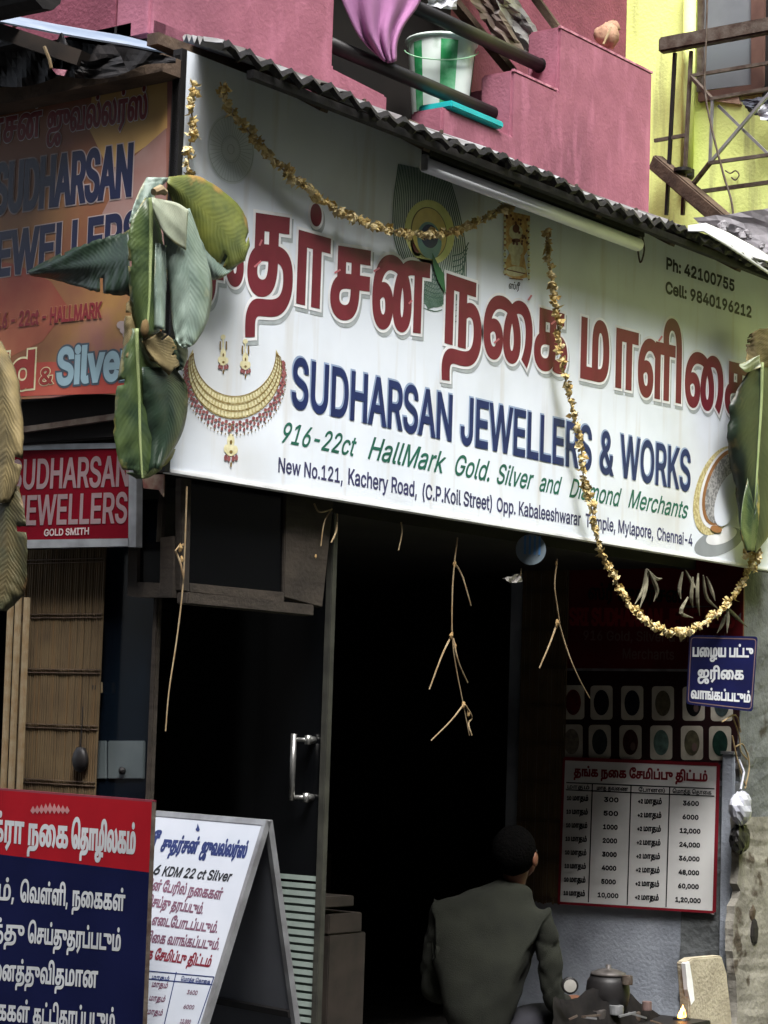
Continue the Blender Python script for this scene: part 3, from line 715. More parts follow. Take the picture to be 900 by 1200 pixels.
addr('Chennai-4', (770, 632), (811, 640), 14)
text(fs, SG, 'Ph: 42100755', (781, 315), (860, 341), 13, m_blk, bold=.07, lay=1)
text(fs, SG, 'Cell: 9840196212', (780, 343), (880, 372), 13, m_blk, bold=.07, lay=1)
text(fs, SG, 'ஸ்ரீ', (596, 338), (609, 340), 6, m_blk, bold=.03, lay=1)
# pale coin print
poly(fs, SG, ell(270, 175, 27.5, 41, 40, -.12), mat('coin_grey_print', (200, 210, 212), .5, c2=(210, 218, 220), ns=12), 1, 'coin_print')
pr = Print(fs, 2)
for i in range(40):
    t = 2*math.pi*i/40; pr.line([(270+9*math.cos(t), 175+13*math.sin(t)), (270+25*math.cos(t), 175+38*math.sin(t))], .5)
for r in (.14, .4, .96): pr.line(ell(270, 175, 27*r, 40*r, 40, -.12)+[ell(270, 175, 27*r, 40*r, 40, -.12)[0]], .7)
pr.build('coin_rays', mat('coin_line_grey', (178, 190, 190), .5), SG)
# peacock feather print
m_fe = mat('feather_slate', (66, 96, 82), .5, c2=(96, 120, 112), ns=20)
pr = Print(fs, 1)
poly(fs, SG, [(466, 200), (496, 194), (527, 204), (536, 240), (545, 285), (546, 330), (538, 352), (524, 366), (508, 352), (490, 322), (466, 285), (459, 240)], mat('feather_haze', (214, 224, 216), .5, c2=(214, 220, 216), ns=14), .5, 'feather_ground')
for i in range(35):
    t = (i-17)/17
    pr.line(catmull([(496+29*t, 198+6*t), (498+37*t, 238), (503+41*t, 280), (512+34*t, 322), (522+20*t, 356-6*t)], 4), 1.25)
for i in range(13):
    pr.line(catmull([(530, 300+i*6.5), (542-i*.3, 296+i*6.5), (549-i*1.2, 284+i*6.3)], 3), 1.3)
    if i < 10: pr.line(catmull([(500-i*.6, 312+i*5.4), (509, 318+i*5.2), (518, 318+i*5.0)], 3), 1.2)
pr.build('feather_barbs', m_fe, SG)
poly(fs, SG, ell(503, 272, 29, 38, 36, -.15), mat('feather_cream', (228, 228, 150), .5, c2=(208, 214, 132), ns=14), 2, 'feather_eye')
poly(fs, SG, ell(502, 273, 21, 30.5, 36, -.15), mat('feather_olive', (120, 116, 66), .5), 3, 'feather_eye')
poly(fs, SG, ell(502, 273, 20, 29.5, 36, -.15), mat('feather_gold', (226, 208, 120), .5, c2=(208, 186, 104), ns=14), 4, 'feather_eye')
poly(fs, SG, ell(502, 282, 14, 22, 36, -.15), mat('feather_teal', (104, 150, 152), .5, c2=(128, 168, 160), ns=14), 5, 'feather_eye')
poly(fs, SG, ell(502, 277, 10, 14, 30, -.15), m_navy, 6, 'feather_eye')
poly(fs, SG, [(505, 296), (512, 310), (519, 322), (521, 345), (512, 330), (506, 312)], mat('feather_green', (52, 110, 70), .5), 6, 'feather_stem')
# ornate gold emblem above the letter line
pr = Print(fs, 1)
pr.poly([(590, 246), (621, 253), (619, 292), (614, 300), (616, 312), (618, 325), (605, 328), (590, 321), (592, 306), (597, 296), (590, 288)])
pr.build('emblem_ground', mat('emblem_ochre', (216, 180, 112), .5, c2=(188, 142, 84), ns=40, lo=.4, hi=.6), SG)
pg, pd_, pw_ = Print(fs, 2), Print(fs, 3), Print(fs, 3)
pg.poly(ell(604, 292, 9, 9)); pg.poly(ell(604, 318, 12, 6)); pg.poly(ell(604, 272, 8, 9)); pg.poly([(598, 298), (610, 300), (608, 312), (599, 310)])
rnd = random.Random(2)
for i in range(26):
    x, y = rnd.uniform(592, 618), rnd.uniform(252, 286); pd_.poly(ell(x, y, 1.4, 1.8, 6))
for y in range(256, 326, 7):
    for x in (591, 619): pg.poly(ell(x-(y-256)*.0, y+(x-591)*.2, 2, 2.4, 8)); pd_.poly(ell(x, y+3+(x-591)*.2, 1, 1, 6))
pd_.poly(ell(604, 268, 4, 5)).poly(ell(604, 282, 5, 2.5)).line([(593, 316), (615, 321)], 1.2).line([(596, 326), (612, 328)], 1.2)
pg.build('emblem_highlights', m_goldl, SG); pd_.build('emblem_lines', mat('emblem_brown', (110, 58, 38), .5), SG)
# necklace and earrings print
def npt(t, r):   # t 0..1 along the necklace, r 0 inner .. 1 outer
    a = math.radians(172-164*t) if False else math.pi*(1.0-.0)-t*math.pi
    cx, cy = 272+5*t, 412
    return (cx-(46+14*r*math.sin(math.pi*min(1, max(0, t)))**.35+0)*math.cos(t*math.pi)+3*0, cy+6-12*t*0+(50+27*r)*math.sin(t*math.pi)*1.0-4)
def ring(r0, r1, t0, t1, n): return [npt(t0+(t1-t0)*i/n, r0) for i in range(n+1)]+[npt(t1-(t1-t0)*i/n, r1) for i in range(n+1)]
poly(fs, SG, ring(0, 1, -.02, 1.02, 40), m_gold, 1, 'necklace_print')
pg, pd_, pr_, pw_ = Print(fs, 2), Print(fs, 3), Print(fs, 3), Print(fs, 4)
for i in range(44):
    t = .01+.98*i/43; a = .004
    for r0, r1 in ((.08, .3), (.42, .62), (.72, .92)): pg.poly([npt(t-.006, r0), npt(t+.006, r0), npt(t+.006, r1), npt(t-.006, r1)])
for r in (.02, .36, .67, .98): pd_.line([npt(i/50, r) for i in range(51)], .9)
rnd = random.Random(4)
for i in range(46):
    t = .04+.92*i/45; 
    x, y = npt(t, 1.15+.1*(i % 2)); pr_.poly(ell(x, y, 2.0, 2.2, 8))
    x, y = npt(t, 1.35+.12*(i % 2)); pr_.poly(ell(x, y+1, 1.6, 2.6, 8))
    x, y = npt(t, 1.62); pd_.poly(ell(x, y+2, .8, 1.3, 6)); x, y = npt(t, 1.22); pg.poly(ell(x+1.5, y, .9, .9, 6))
def drop(x, y, s):
    pg.poly(ell(x, y, 3.5*s, 7*s)); pg.poly(ell(x-4*s, y+7*s, 2.5*s, 4*s)); pg.poly(ell(x+4*s, y+8*s, 2.5*s, 4*s)); pg.poly(ell(x, y+9*s, 5*s, 5*s))
    for dx in (-5, -2, 2, 5): pr_.poly(ell(x+dx*s, y+17*s-abs(dx)*.3*s, 1.6*s, 3*s, 8))
    pd_.poly(ell(x, y+22*s, 1*s, 2.8*s, 8)); pd_.poly(ell(x, y+1*s, 1.2*s, 2.2*s, 8)); pd_.poly(ell(x, y+10*s, 1.6*s, 1.6*s, 8))
drop(270, 517, 1.25); pd_.line([(271, 497), (270, 506)], 1.2)
for x, y in ((261, 408), (287, 413)):
    for xx in (x-3.6, x+3.6): pd_.line([(xx, y-8), (xx, y+2)], 1.6)
    pg.poly(ell(x, y-13, 3, 3, 10)); pg.line([(x, y-10), (x, y+1)], 1.4); drop(x, y+7, .95)
pg.build('necklace_links', m_goldl, SG); pd_.build('necklace_outline', m_goldd, SG); pr_.build('necklace_beads', m_garnet, SG)
# bangles print at the right
poly(fs, SG, ell(842, 635, 30, 15, 30, -.35), mat('bangle_drop_grey', (150, 156, 160), .5), 1, 'bangle_shadow_print')
poly(fs, SG, ell(845, 628, 19, 9, 30, -.35), m_lw, 1.5, 'bangle_shadow_print')
poly(fs, SG, ell(842, 575, 27, 54, 40, .3), m_gold, 2, 'bangle_print')
poly(fs, SG, ell(845, 572, 23, 49, 40, .3), m_lw, 3, 'bangle_print')
poly(fs, SG, ell(846, 571, 21, 46, 40, .3), mat('bangle_copper', (158, 112, 70), .5), 4, 'bangle_print')
poly(fs, SG, ell(848, 572, 20, 43, 40, .3), mat('bangle_silver', (168, 168, 166), .5, c2=(120, 120, 120), ns=90, lo=.45, hi=.55), 5, 'bangle_print')
poly(fs, SG, ell(852, 585, 14, 33, 40, .3), m_white, 6, 'bangle_print')
poly(fs, SG, ell(838, 620, 7, 4, 20, .3), MC['bangle_copper'], 6, 'bangle_print')
# ------------------------------------------------------------------ lane sign
LS = thing('orange_side_signboard', 'orange brown flex signboard on the lane side with navy SUDHARSAN lettering', 'signboard', (0, .6, 2.7))
fl = Fr((-.0, 0, 0), (0, -1, 0), (-1, 0, 0))
m_or = mat('orange_flex_print', (128, 82, 56), .5, c2=(150, 114, 66), ns=1.6, lo=.42, hi=.6, stain=(140, 92, 88), st_s=2.2, st_lo=.5, st_hi=.62)
zt_ = 3.74
mb = MB(); bp_ = [(197, 452), (140, 463), (100, 460), (60, 466), (20, 468), (-60, 470)]
P = [fl.px(*p) for p in bp_]; P[0][1] = .03
top = [(0, p[1], zt_) for p in P]
mb.prism([tuple(p) for p in P]+[tuple(p) for p in top[::-1]], (.012, 0, 0)); mb.build('panel', m_or, LS)
MB().box((-.012, .005, 2.66), (.02, .03, zt_)).build('frame_strip', m_lw, LS)
poly(fl, LS, [(-40, 430), (60, 424), (140, 432), (197, 425), (197, 452), (140, 461), (60, 463), (-40, 467)], mat('red_flex_print', (158, 58, 48), .5, c2=(176, 84, 66), ns=4), 1, 'red_band')
poly(fl, LS, [(-40, 300), (20, 310), (60, 330), (80, 360), (50, 400), (0, 424), (-40, 430)], mat('brick_flex_print', (138, 66, 50), .5, c2=(158, 96, 68), ns=4), .6, 'colour_patch')
poly(fl, LS, [(196, 66), (196, 150), (170, 172), (128, 200), (104, 150), (112, 70)], mat('tan_flex_print', (190, 158, 98), .5, c2=(176, 138, 82), ns=4), .4, 'colour_patch')
poly(fl, LS, [(195, 150), (195, 330), (150, 330), (120, 250), (150, 190)], mat('grey_pink_flex_print', (150, 122, 116), .5, c2=(138, 100, 92), ns=5), .5, 'colour_patch')
def lt3(body, p0, p1, ph, mf, mo, b, o, raw=False, res=3, shear=0):
    text(fl, LS, body, p0, p1, ph, mo, bold=b+o, lay=2, res=res, raw=raw, shear=shear, name='lettering_outline'); text(fl, LS, body, p0, p1, ph, mf, bold=b, lay=3, res=res, raw=raw, shear=shear)
m_nav2 = mat('letter_deep_navy', (16, 23, 60), .4)
m_mar2 = mat('letter_dark_maroon', (122, 34, 40), .5)
m_lpk = mat('letter_pinkish_white', (176, 160, 158), .5)
lt3('சுதர்சன்', (-55, 177), (48, 159), 27, m_mar2, m_lw, .045, .03)
lt3('ஜுவல்லர்ஸ்', (56, 158), (172, 138), 25, m_mar2, m_lw, .045, .03)
lt3('SUDHARSAN', (-6, 250), (153, 228), 55, m_nav2, m_lpk, .045, .026)
lt3('JEWELLERS', (-22, 326), (163, 299), 48, m_nav2, m_lpk, .045, .026)
lt3('916 - 22ct - HALLMARK', (-10, 386), (119, 372), 17, m_mar2, mat('flex_tan', (176, 128, 96), .5), .05, .03)
lt3('Gold', (-60, 462), (38, 452), 38, mat('gold_letter_red', (150, 52, 44), .5), m_goldl, .08, .06)
lt3('&', (47, 451), (62, 449), 18, MC['gold_letter_red'], m_goldl, .05, .06)
lt3('Silver', (68, 450), (152, 443), 40, mat('letter_ice_blue', (150, 180, 192), .4), mat('letter_slate', (70, 84, 96), .4), .06, .06)
pr = Print(fl, 2)
for i in range(5): pr.poly(ell(146+random.uniform(-4, 6), 375+i*6, 6, 5, 10))
pr.build('jewel_print', m_lpk, LS)
# dark underside and rods between lane sign and red sign
ur = thing('lane_shutter_box', 'dark shutter housing between the orange sign and the small red sign', 'housing', (.1, .6, 2.4))
MB().box((.06, .10, 2.49), (.2, 1.3, 2.64)).build('box', m_dark, ur, bevel=.006)
MB().bar(PX(20, 505, .04), PX(140, 488, .04), .02, .02).build('bracket_bar', m_rust, ur)
# small red sign
m_lpk2 = mat('nameboard_lettering', (134, 112, 114), .7)
RS = thing('red_nameboard', 'small dark red board reading SUDHARSAN JEWELLERS in a grey frame', 'signboard', PX(90, 638, .1))
fr_ = Fr((.08, 0, 0), (0, -1, 0), (-1, 0, 0))
MB().prism([fr_.px(*p, -1) for p in [(10, 527), (152, 524), (152, 632), (10, 634)]], (.03, 0, 0)).build('panel', mat('board_crimson', (104, 8, 24), .7, c2=(88, 6, 20), ns=4, spec=.05), RS)
for q in ([(152, 520), (161, 520), (160, 641), (151, 641)], [(10, 633), (152, 631), (152, 640), (10, 643)], [(10, 521), (152, 519), (152, 525), (10, 528)]):
    MB().prism([fr_.px(*p, 3) for p in q], (.03, 0, 0)).build('frame', m_alu, RS)
text(fr_, RS, 'SUDHARSAN', (13, 573), (150, 569), 33, m_lpk2, bold=.03, lay=1)
text(fr_, RS, 'JEWELLERS', (18, 615), (148, 612), 33, m_lpk2, bold=.03, lay=1)
text(fr_, RS, 'GOLD SMITH', (52, 628), (104, 626), 7.5, m_lpk, bold=.05, lay=1)
# small lit scrap of picture under the leaf
pc = thing('picture_scrap', 'narrow torn picture card hanging beside the red nameboard', 'card', PX(178, 575, .02))
MB().prism([PX(*p, .02) for p in [(166, 556), (192, 556), (191, 582), (186, 574), (168, 572)]], (.006, 0, 0)).build('card', mat('card_tan', (150, 130, 112), .6, c2=(120, 70, 60), ns=30), pc)
# ------------------------------------------------------------------ tube light
tl = thing('tube_light', 'unlit fluorescent tube in a dark batten fixture hung under the roof edge', 'light fixture', PY(620, 230, -.13))
yt = -.15
a = PY(498, 199, yt); b = PY(748, 282, yt); zt1_ = (a[2]+b[2])/2
MB().tube([(a[0], yt, zt1_), (b[0], yt, zt1_)], .028, 14).build('tube', mat('tube_glass', (236, 239, 242), .3, c2=(222, 226, 230), ns=4), tl, smooth=True)
ztb = PY(505, 174, yt)[2]
MB().box((a[0]+.0, yt-.02, ztb-.035), (b[0]+.02, yt+.02, ztb+.0)).build('batten', m_tar, tl, bevel=.003)
MB().box((a[0]+.02, yt+.02, zt1_-.015), (b[0]-.02, yt+.03, ztb)).build('reflector', m_black, tl)
for x in (a[0], b[0]):
    MB().box((x-.012, yt-.012, zt1_-.022), (x+.012, yt+.012, ztb-.03)).build('lamp_holder', m_alu, tl, bevel=.003)
MB().tube([tuple(p) for p in catmull([(b[0]+.03, yt, ztb-.02), (b[0]+.05, yt, ztb-.08), (b[0]+.02, yt, ztb-.14), (b[0]-.01, yt, zt1_)], 5)], .004, 5).build('wire', m_rust, tl)
# ------------------------------------------------------------------ posters on the right wall
fw = Fr((XP-.013, 0, 0), (0, -1, 0), (-1, 0, 0))
mp = thing('maroon_poster', 'dark maroon shop poster on the wall behind the hanging garland', 'poster', fw.px(760, 785))
MB().prism([fw.px(*p) for p in [(668, 640), (872, 660), (870, 784), (662, 784)]], (.010, 0, 0)).build('panel', m_maroonp, mp)
m_dimw = mat('poster_dim_print', (112, 92, 88), .6)
text(fw, mp, 'ஸ்ரீ சுதர்சன்', (690, 702), (800, 706), 13, m_black, bold=.05, lay=2)
text(fw, mp, 'SRI SUDHARSAN JEWELLERS', (668, 732), (860, 735), 19, mat('poster_deep_red', (140, 36, 42), .6), bold=.06, lay=2)
text(fw, mp, '916 Gold, Silver & Diamond', (684, 750), (850, 753), 11, m_dimw, bold=.02, lay=2)
text(fw, mp, 'Merchants', (730, 772), (790, 773), 12, m_dimw, bold=.02, lay=2)
gp = thing('gem_poster', 'dark poster with two rows of oval gem pictures above the white price chart', 'poster', fw.px(765, 892))
MB().prism([fw.px(*p) for p in [(661, 786), (870, 786), (862, 894), (658, 890)]], (.010, 0, 0)).build('panel', mat('poster_black_maroon', (40, 16, 20), .5, c2=(30, 14, 16), ns=4), gp)
MB().prism([fw.px(*p, 1) for p in [(662, 783), (806, 784), (806, 787), (662, 786)]], (.003, 0, 0)).build('edge_trim', m_alu, gp)
cardm = mat('gem_card_cream', (196, 190, 176), .5, c2=(170, 164, 150), ns=9)
gems = [(96, 26, 32), (34, 30, 36), (30, 32, 42), (104, 96, 78), (28, 28, 30), (70, 84, 84), (132, 124, 110), (58, 62, 62), (70, 34, 34), (92, 118, 110), (96, 92, 72), (34, 62, 54)]
k = 0
for r in range(2):
    for c in range(6):
        cx = [672, 705, 741, 777, 813, 846][c]-r*2; cy = 823+r*46+c*.4
        h_, w_ = 20, 13
        pts = []
        for (sx, sy) in ((1, -1), (1, 1), (-1, 1), (-1, -1)):
            for t in range(4):
                a_ = {(1, -1): -90, (1, 1): 0, (-1, 1): 90, (-1, -1): 180}[(sx, sy)]+t*30
                pts.append((cx+sx*(w_-4)+4*math.cos(math.radians(a_)), cy+sy*(h_-4)+4*math.sin(math.radians(a_))))
        poly(fw, gp, pts, cardm, 1, 'gem_card'); g_ = gems[k]; k += 1
        poly(fw, gp, ell(cx, cy, 9, 15, 22), mat('gem_print_%d' % k, g_, .35, c2=tuple(int(v*.7) for v in g_), ns=30), 2, 'gem_print')
        if k in (5, 9, 11): poly(fw, gp, ell(cx+3, cy+5, 3, 5, 12), m_dimw, 3, 'gem_glint')
pc_ = thing('price_chart', 'white savings scheme chart with red border and four ruled columns', 'poster', fw.px(748, 1070))
fc = Fr((XP-.03, 0, 0), (0, -1, 0), (-1, 0, 0))
Q = [(661, 889), (842, 896), (838, 1060), (836, 1072), (826, 1068), (800, 1068), (655, 1058)]
MB().prism([fc.px(*p) for p in Q], (.008, 0, 0)).build('sheet', mat('chart_white', (214, 214, 212), .5, c2=(200, 200, 198), ns=2, stain=(176, 174, 170), st_s=3, st_lo=.58, st_hi=.8), pc_)
pr = Print(fc, 1); C_ = [(661, 889), (842, 896), (837, 1069), (655, 1058)]
for a_, b_, w in ((0, 1, 4), (1, 2, 4), (2, 3, 3), (3, 0, 3)): pr.line([C_[a_], C_[b_]], w)
pr.build('red_border', mat('chart_red', (122, 26, 38), .5), pc_)
def bl(u, v):
    a_, b_, c_, d_ = [np.array(p, float) for p in C_]; return tuple((a_*(1-u)+b_*u)*(1-v)+(d_*(1-u)+c_*u)*v)
pr = Print(fc, 1.5)
pr.line([bl(.02, .165), bl(.98, .165)], 1.3).line([bl(.02, .215), bl(.98, .215)], 1.3)
for u in (.19, .44, .69): pr.line([bl(u, .165), bl(u, .985)], 1.3)
pr.build('rules', m_blk, pc_)
text(fc, pc_, 'தங்க நகை சேமிப்பு திட்டம்', bl(.07, .115), bl(.93, .115), 8, MC['chart_red'], bold=.08, lay=1, res=1)
for (u0, u1, s_) in ((.03, .17, 'மாதம்'), (.22, .42, 'மாத தவணை'), (.49, .66, 'போனஸ்'), (.71, .96, 'மொத்த தொகை')): text(fc, pc_, s_, bl(u0, .205), bl(u1, .205), 3.6, m_blk, bold=.05, lay=1, res=1)
R1 = ['300', '500', '1000', '2000', '3000', '4000', '5000', '10,000']; R2 = ['3600', '6000', '12,000', '24,000', '36,000', '48,000', '60,000', '1,20,000']
for i in range(8):
    v = .285+i*.094
    text(fc, pc_, '10 மாதம்', bl(.03, v), bl(.165, v), 4.6, m_blk, bold=.09, lay=1, res=1)
    text(fc, pc_, R1[i], bl(.27 if i < 7 else .25, v), bl(.36 if i < 7 else .38, v), 5, m_blk, bold=.09, lay=1, res=1)
    text(fc, pc_, '+2 மாதம்', bl(.49, v), bl(.64, v), 4.8, m_blk, bold=.09, lay=1, res=1)
    w_ = .05 if i < 2 else .065 if i < 7 else .08
    text(fc, pc_, R2[i], bl(.83-w_, v), bl(.83+w_, v), 5, m_blk, bold=.09, lay=1, res=1)
bs = thing('blue_tamil_plate', 'small blue enamel plate with white Tamil lettering hung over the poster corner', 'sign', PY(846, 835, .2))
fb = Fr(PY(846, 790, .06), (.6, -.8, 0), (-.8, -.6, 0))
def rrect(q, r=4, n=4):
    out = []; L = len(q)
    for i in range(L):
        p = np.array(q[i], float); a_ = np.array(q[i-1], float)-p; b_ = np.array(q[(i+1) % L], float)-p; a_ = a_/np.linalg.norm(a_)*r; b_ = b_/np.linalg.norm(b_)*r
        for t in range(n+1): s_ = t/n; out.append(tuple(p+a_*(1-s_)**2+b_*s_**2))
    return out
MB().prism([fb.px(*p) for p in rrect([(808, 744), (888, 746), (882, 834), (804, 825)])], (.005, .004, 0)).build('plate', mat('enamel_navy', (15, 19, 66), .4, c2=(11, 14, 52), ns=5), bs)
pr = Print(fb, 1); rq = rrect([(810, 747), (886, 749), (880, 831), (806.5, 822.5)]); pr.line(rq+[rq[0]], 1.1); pr.build('white_border', m_dimw, bs)
m_pw = mat('plate_white', (200, 204, 206), .5)
text(fb, bs, 'பழைய பட்டு', (812, 769), (882, 770), 10, m_pw, bold=.06, lay=1.5, res=2)
text(fb, bs, 'ஜரிகை', (818, 795), (871, 796), 10, m_pw, bold=.06, lay=1.5, res=2)
text(fb, bs, 'வாங்கப்படும்', (810, 818), (879, 823), 9, m_pw, bold=.06, lay=1.5, res=2)
# post and pillar
po = thing('metal_post', 'pale grey metal post standing beside the price chart', 'post', (XP-.02, .16, .1))
a = PX(853, 884, XP-.03)
MB().box((XP-.03, a[1]-.03, .1), (XP-.004, a[1]+.03, a[2])).build('shaft', m_grey, po, bevel=.004)
MB().box((XP-.036, a[1]-.036, a[2]), (XP-.002, a[1]+.036, a[2]+.015)).build('cap', m_alu, po)
po2 = thing('thin_conduit', 'thin grey conduit pipe running up just right of the metal post', 'pipe', (XP-.01, .09, .1))
MB().tube([(XP-.012, .09, .1), (XP-.012, .09, 1.24)], .012, 10).build('pipe', m_alu, po2, smooth=True)
pl = thing('peeling_pillar', 'rough grey pillar with peeling plaster at the right edge', 'pillar', (4.3, .15, .16))
a = PY(868, 800, .1); x0 = a[0]+.005
rnd = random.Random(11)
def rough_col(x0, x1, y0, z0, z1, name, m, parent, amp, nx=6, nz=40):
    rows = []
    for i in range(nz+1):
        z = z0+(z1-z0)*i/nz; row = [(x0+rnd.uniform(-amp, amp), y0+.3, z)]
        for j in range(nx+1): row.append((x0+(x1-x0)*j/nx+rnd.uniform(-amp, amp), y0+rnd.uniform(-amp, amp)*.6, z))
        rows.append(row)
    return MB().grid(rows).build(name, m, parent)
rough_col(x0, x0+1.0, .1, .0, 2.36, 'core', m_pgrey, pl, .008)
ra = PY(848, 958, .075); rb2 = PY(890, 955, .08)
rows = []
for i in range(31):
    t = i/30; z = ra[2]*(1-t)+.17*t
    xl_ = PY(862-4*t+3*math.sin(9*t)+rnd.uniform(-.6, .6)+(4 if .3 < t < .4 else 0), 950+250*t, .075)[0]
    rows.append([(xl_, .105, z), (xl_+.01, .07+rnd.uniform(-.004, .004), z), (xl_+.12, .068+rnd.uniform(-.004, .004), z), (x0+.35, .07, z)])
MB().grid(rows).build('peeling_render', m_peel, pl)
MB().blob(PY(884, 1092, .066), .045, 10, .15, (1, .2, 1.3)).build('plaster_hole', m_dark, pl)
MB().blob(PY(882, 1070, .068), .03, 10, .2, (1, .2, 1.2)).build('plaster_hole', m_rust, pl)
sb = thing('leaning_slab', 'cream stone slab leaning at the foot of the peeling pillar', 'slab', PY(830, 1195, .0))
sq = [(804, 1128), (812, 1123), (846, 1120), (852, 1140), (868, 1290), (812, 1290), (808, 1180)]
MB().prism([PY(*p, .02) for p in sq], (.0, .05, 0)).build('slab', mat('cream_stone', (170, 162, 142), .85, c2=(146, 138, 120), ns=6, bump=.5, bs=60, stain=(108, 100, 88), st_s=5, st_lo=.6, st_hi=.72), sb, bevel=.006)
MB().prism([PY(*p, .017) for p in [(803, 1129), (808, 1127), (812, 1152), (814, 1172), (810, 1178), (806, 1160)]], (0, .02, 0)).build('chipped_edge', m_lw, sb)
# bags and wires near the pillar
bg1 = thing('white_plastic_bag', 'crumpled translucent white plastic bag hung on the pillar', 'bag', PY(868, 970, .0))
def bagmesh(c, r, sq, seed, nm, m, par, jit=.13):
    random.seed(seed); o = MB().blob(c, r, 18, jit, sq).build(nm, m, par); return o
bagmesh(PY(868, 947, .02), .075, (1, .6, 1.0), 3, 'bag', mat('bag_white', (176, 178, 188), .3, c2=(140, 142, 154), ns=12), bg1)
MB().tube([PY(868, 925, .02), PY(872, 905, .04), PY(866, 890, .07)], .006, 5).build('knot', MC['bag_white'], bg1)
bg2 = thing('black_bag', 'small black bag hanging just under the white plastic bag', 'bag', PY(868, 1000, .03))
bagmesh(PY(867, 982, .04), .07, (1, .5, 1.0), 5, 'bag', m_black, bg2)
cw = thing('tangled_wires', 'tangle of loose pale wires above the plastic bag', 'wires', PY(868, 900, .1))
for q in ([(858, 838), (866, 862), (868, 880), (876, 890)], [(858, 862), (864, 890), (874, 922)], [(876, 882), (878, 900), (873, 924)], [(846, 846), (862, 838), (868, 858)], [(862, 875), (870, 872), (876, 884)]):
    MB().tube([PY(x, y, .05) for x, y in catmull(q, 4)], .004, 5).build('wire', m_string, cw)
random.seed(12)
# ------------------------------------------------------------------ workbench things bottom right
wb = thing('black_workbench', 'low black workbench cluttered with tins beside the seated man', 'workbench', PY(720, 1200, .0))
pa, pb = PY(668, 1163, .02), PY(790, 1235, .0)
zt_b = .33
MB().box((2.62, -.12, zt_b-.04), (3.5, .28, zt_b)).build('top', m_black, wb, bevel=.004)
for x, y in ((2.66, -.08), (3.46, -.08), (2.66, .24), (3.46, .24)): MB().box((x-.02, y-.02, .16), (x+.02, y+.02, zt_b-.04)).build('leg', m_black, wb)
def onY(x, y, v): return PY(x, y, v)
hp_ = thing('black_cloth_heap', 'heap of black oily cloths and tools on the workbench', 'heap', PY(720, 1200, .05))
T_ = catmull([(648, 1168), (668, 1172), (690, 1160), (712, 1150), (730, 1158), (750, 1174), (770, 1188), (794, 1212)], 5); rn = random.Random(6); rows = []
for i in range(9):
    rows.append([PY(p[0]+rn.uniform(-1, 1), p[1]+(1250-p[1])*(i/8)**1.3+rn.uniform(-1.5, 1.5), .12-.18*(i/8)+rn.uniform(-.012, .012)) for p in T_])
rows.insert(0, [PY(p[0], p[1]+6, .26) for p in T_])
o = MB().grid(rows).build('cloth', mat('oily_black_cloth', (17, 16, 16), .95, c2=(26, 24, 23), ns=20, spec=.1), hp_, smooth=True)
for i in range(9):
    x = rn.uniform(665, 775); y = 1170+abs(x-712)*.35+rn.uniform(8, 26); MB().bar(PY(x, y, -.02), PY(x+rn.uniform(8, 22), y+rn.uniform(-6, 10), -.04), .008, .008).build('tool', [m_rust, m_alu, m_wood][i % 3], hp_)
pt = thing('black_pot', 'squat black pot with a paler dented lid on the workbench', 'pot', onY(712, 1176, .1))
c = onY(712, 1178, .1); MB().lathe(c, [(.06, -.02), (.085, .0), (.095, .05), (.09, .10), (.075, .125)], 22).build('body', m_black, pt, smooth=True)
MB().lathe(c+np.array([0, 0, .125]), [(.078, 0), (.074, .012), (.04, .025), (.012, .03), (.012, .045)], 22).build('lid', mat('dull_tin', (88, 84, 82), .5, metal=.4, c2=(60, 56, 54), ns=20), pt, smooth=True)
dl = thing('round_dial_tin', 'small round tin with a pale face standing beside the man\'s sleeve', 'tin', onY(668, 1165, .0))
c = onY(668, 1155, .0); MB().lathe(c, [(.001, -.02), (.034, -.02), (.034, .004), (.028, .006)], 20, (-.77, -.63, 0)).build('case', m_black, dl, smooth=True)
MB().lathe(c+np.array([-.006, -.005, 0]), [(.026, 0), (.001, .002)], 20, (-.77, -.63, 0)).build('face', mat('dial_face', (150, 148, 142), .4), dl)
for i, (x, y, r, m_) in enumerate(((735, 1150, .022, m_rust), (722, 1185, .03, m_alu), (758, 1180, .02, m_dimw), (700, 1190, .035, MC['dull_tin']), (742, 1192, .03, m_rust))):
    t_ = thing('small_tin', ['rusty tin right of the black pot', 'dull silver tin in front of the black pot', 'pale small cup at the far end of the workbench', 'dark tin at the near edge of the workbench', 'brown tin lying between the cup and the pot'][i], 'tin', onY(x, y+4, .02*i))
    MB().lathe(onY(x, y+4, .02*i), [(r, 0), (r*1.05, .003), (r*1.05, .035), (r, .038), (r*.9, .03)], 16).build('can', m_, t_, smooth=False)
br = thing('burning_lamp', 'small black burner with orange flame beside the leaning slab', 'lamp', onY(800, 1200, -.02))
c = onY(799, 1200, -.02); MB().lathe(c, [(.03, -.05), (.036, 0), (.04, .025), (.034, .028), (.028, .01)], 16).build('bowl', m_black, br, smooth=True)
m_fl = mat('flame_orange', (255, 130, 30), .5, c2=(255, 210, 120), ns=30, emit=2.2)
for dx, h_ in ((-.022, .035), (-.008, .05), (.006, .062), (.02, .045)):
    MB().lathe(c+np.array([dx, 0, .02]), [(.006, 0), (.009, h_*.3), (.006, h_*.7), (.001, h_)], 8).build('flame', m_fl, br, smooth=True)
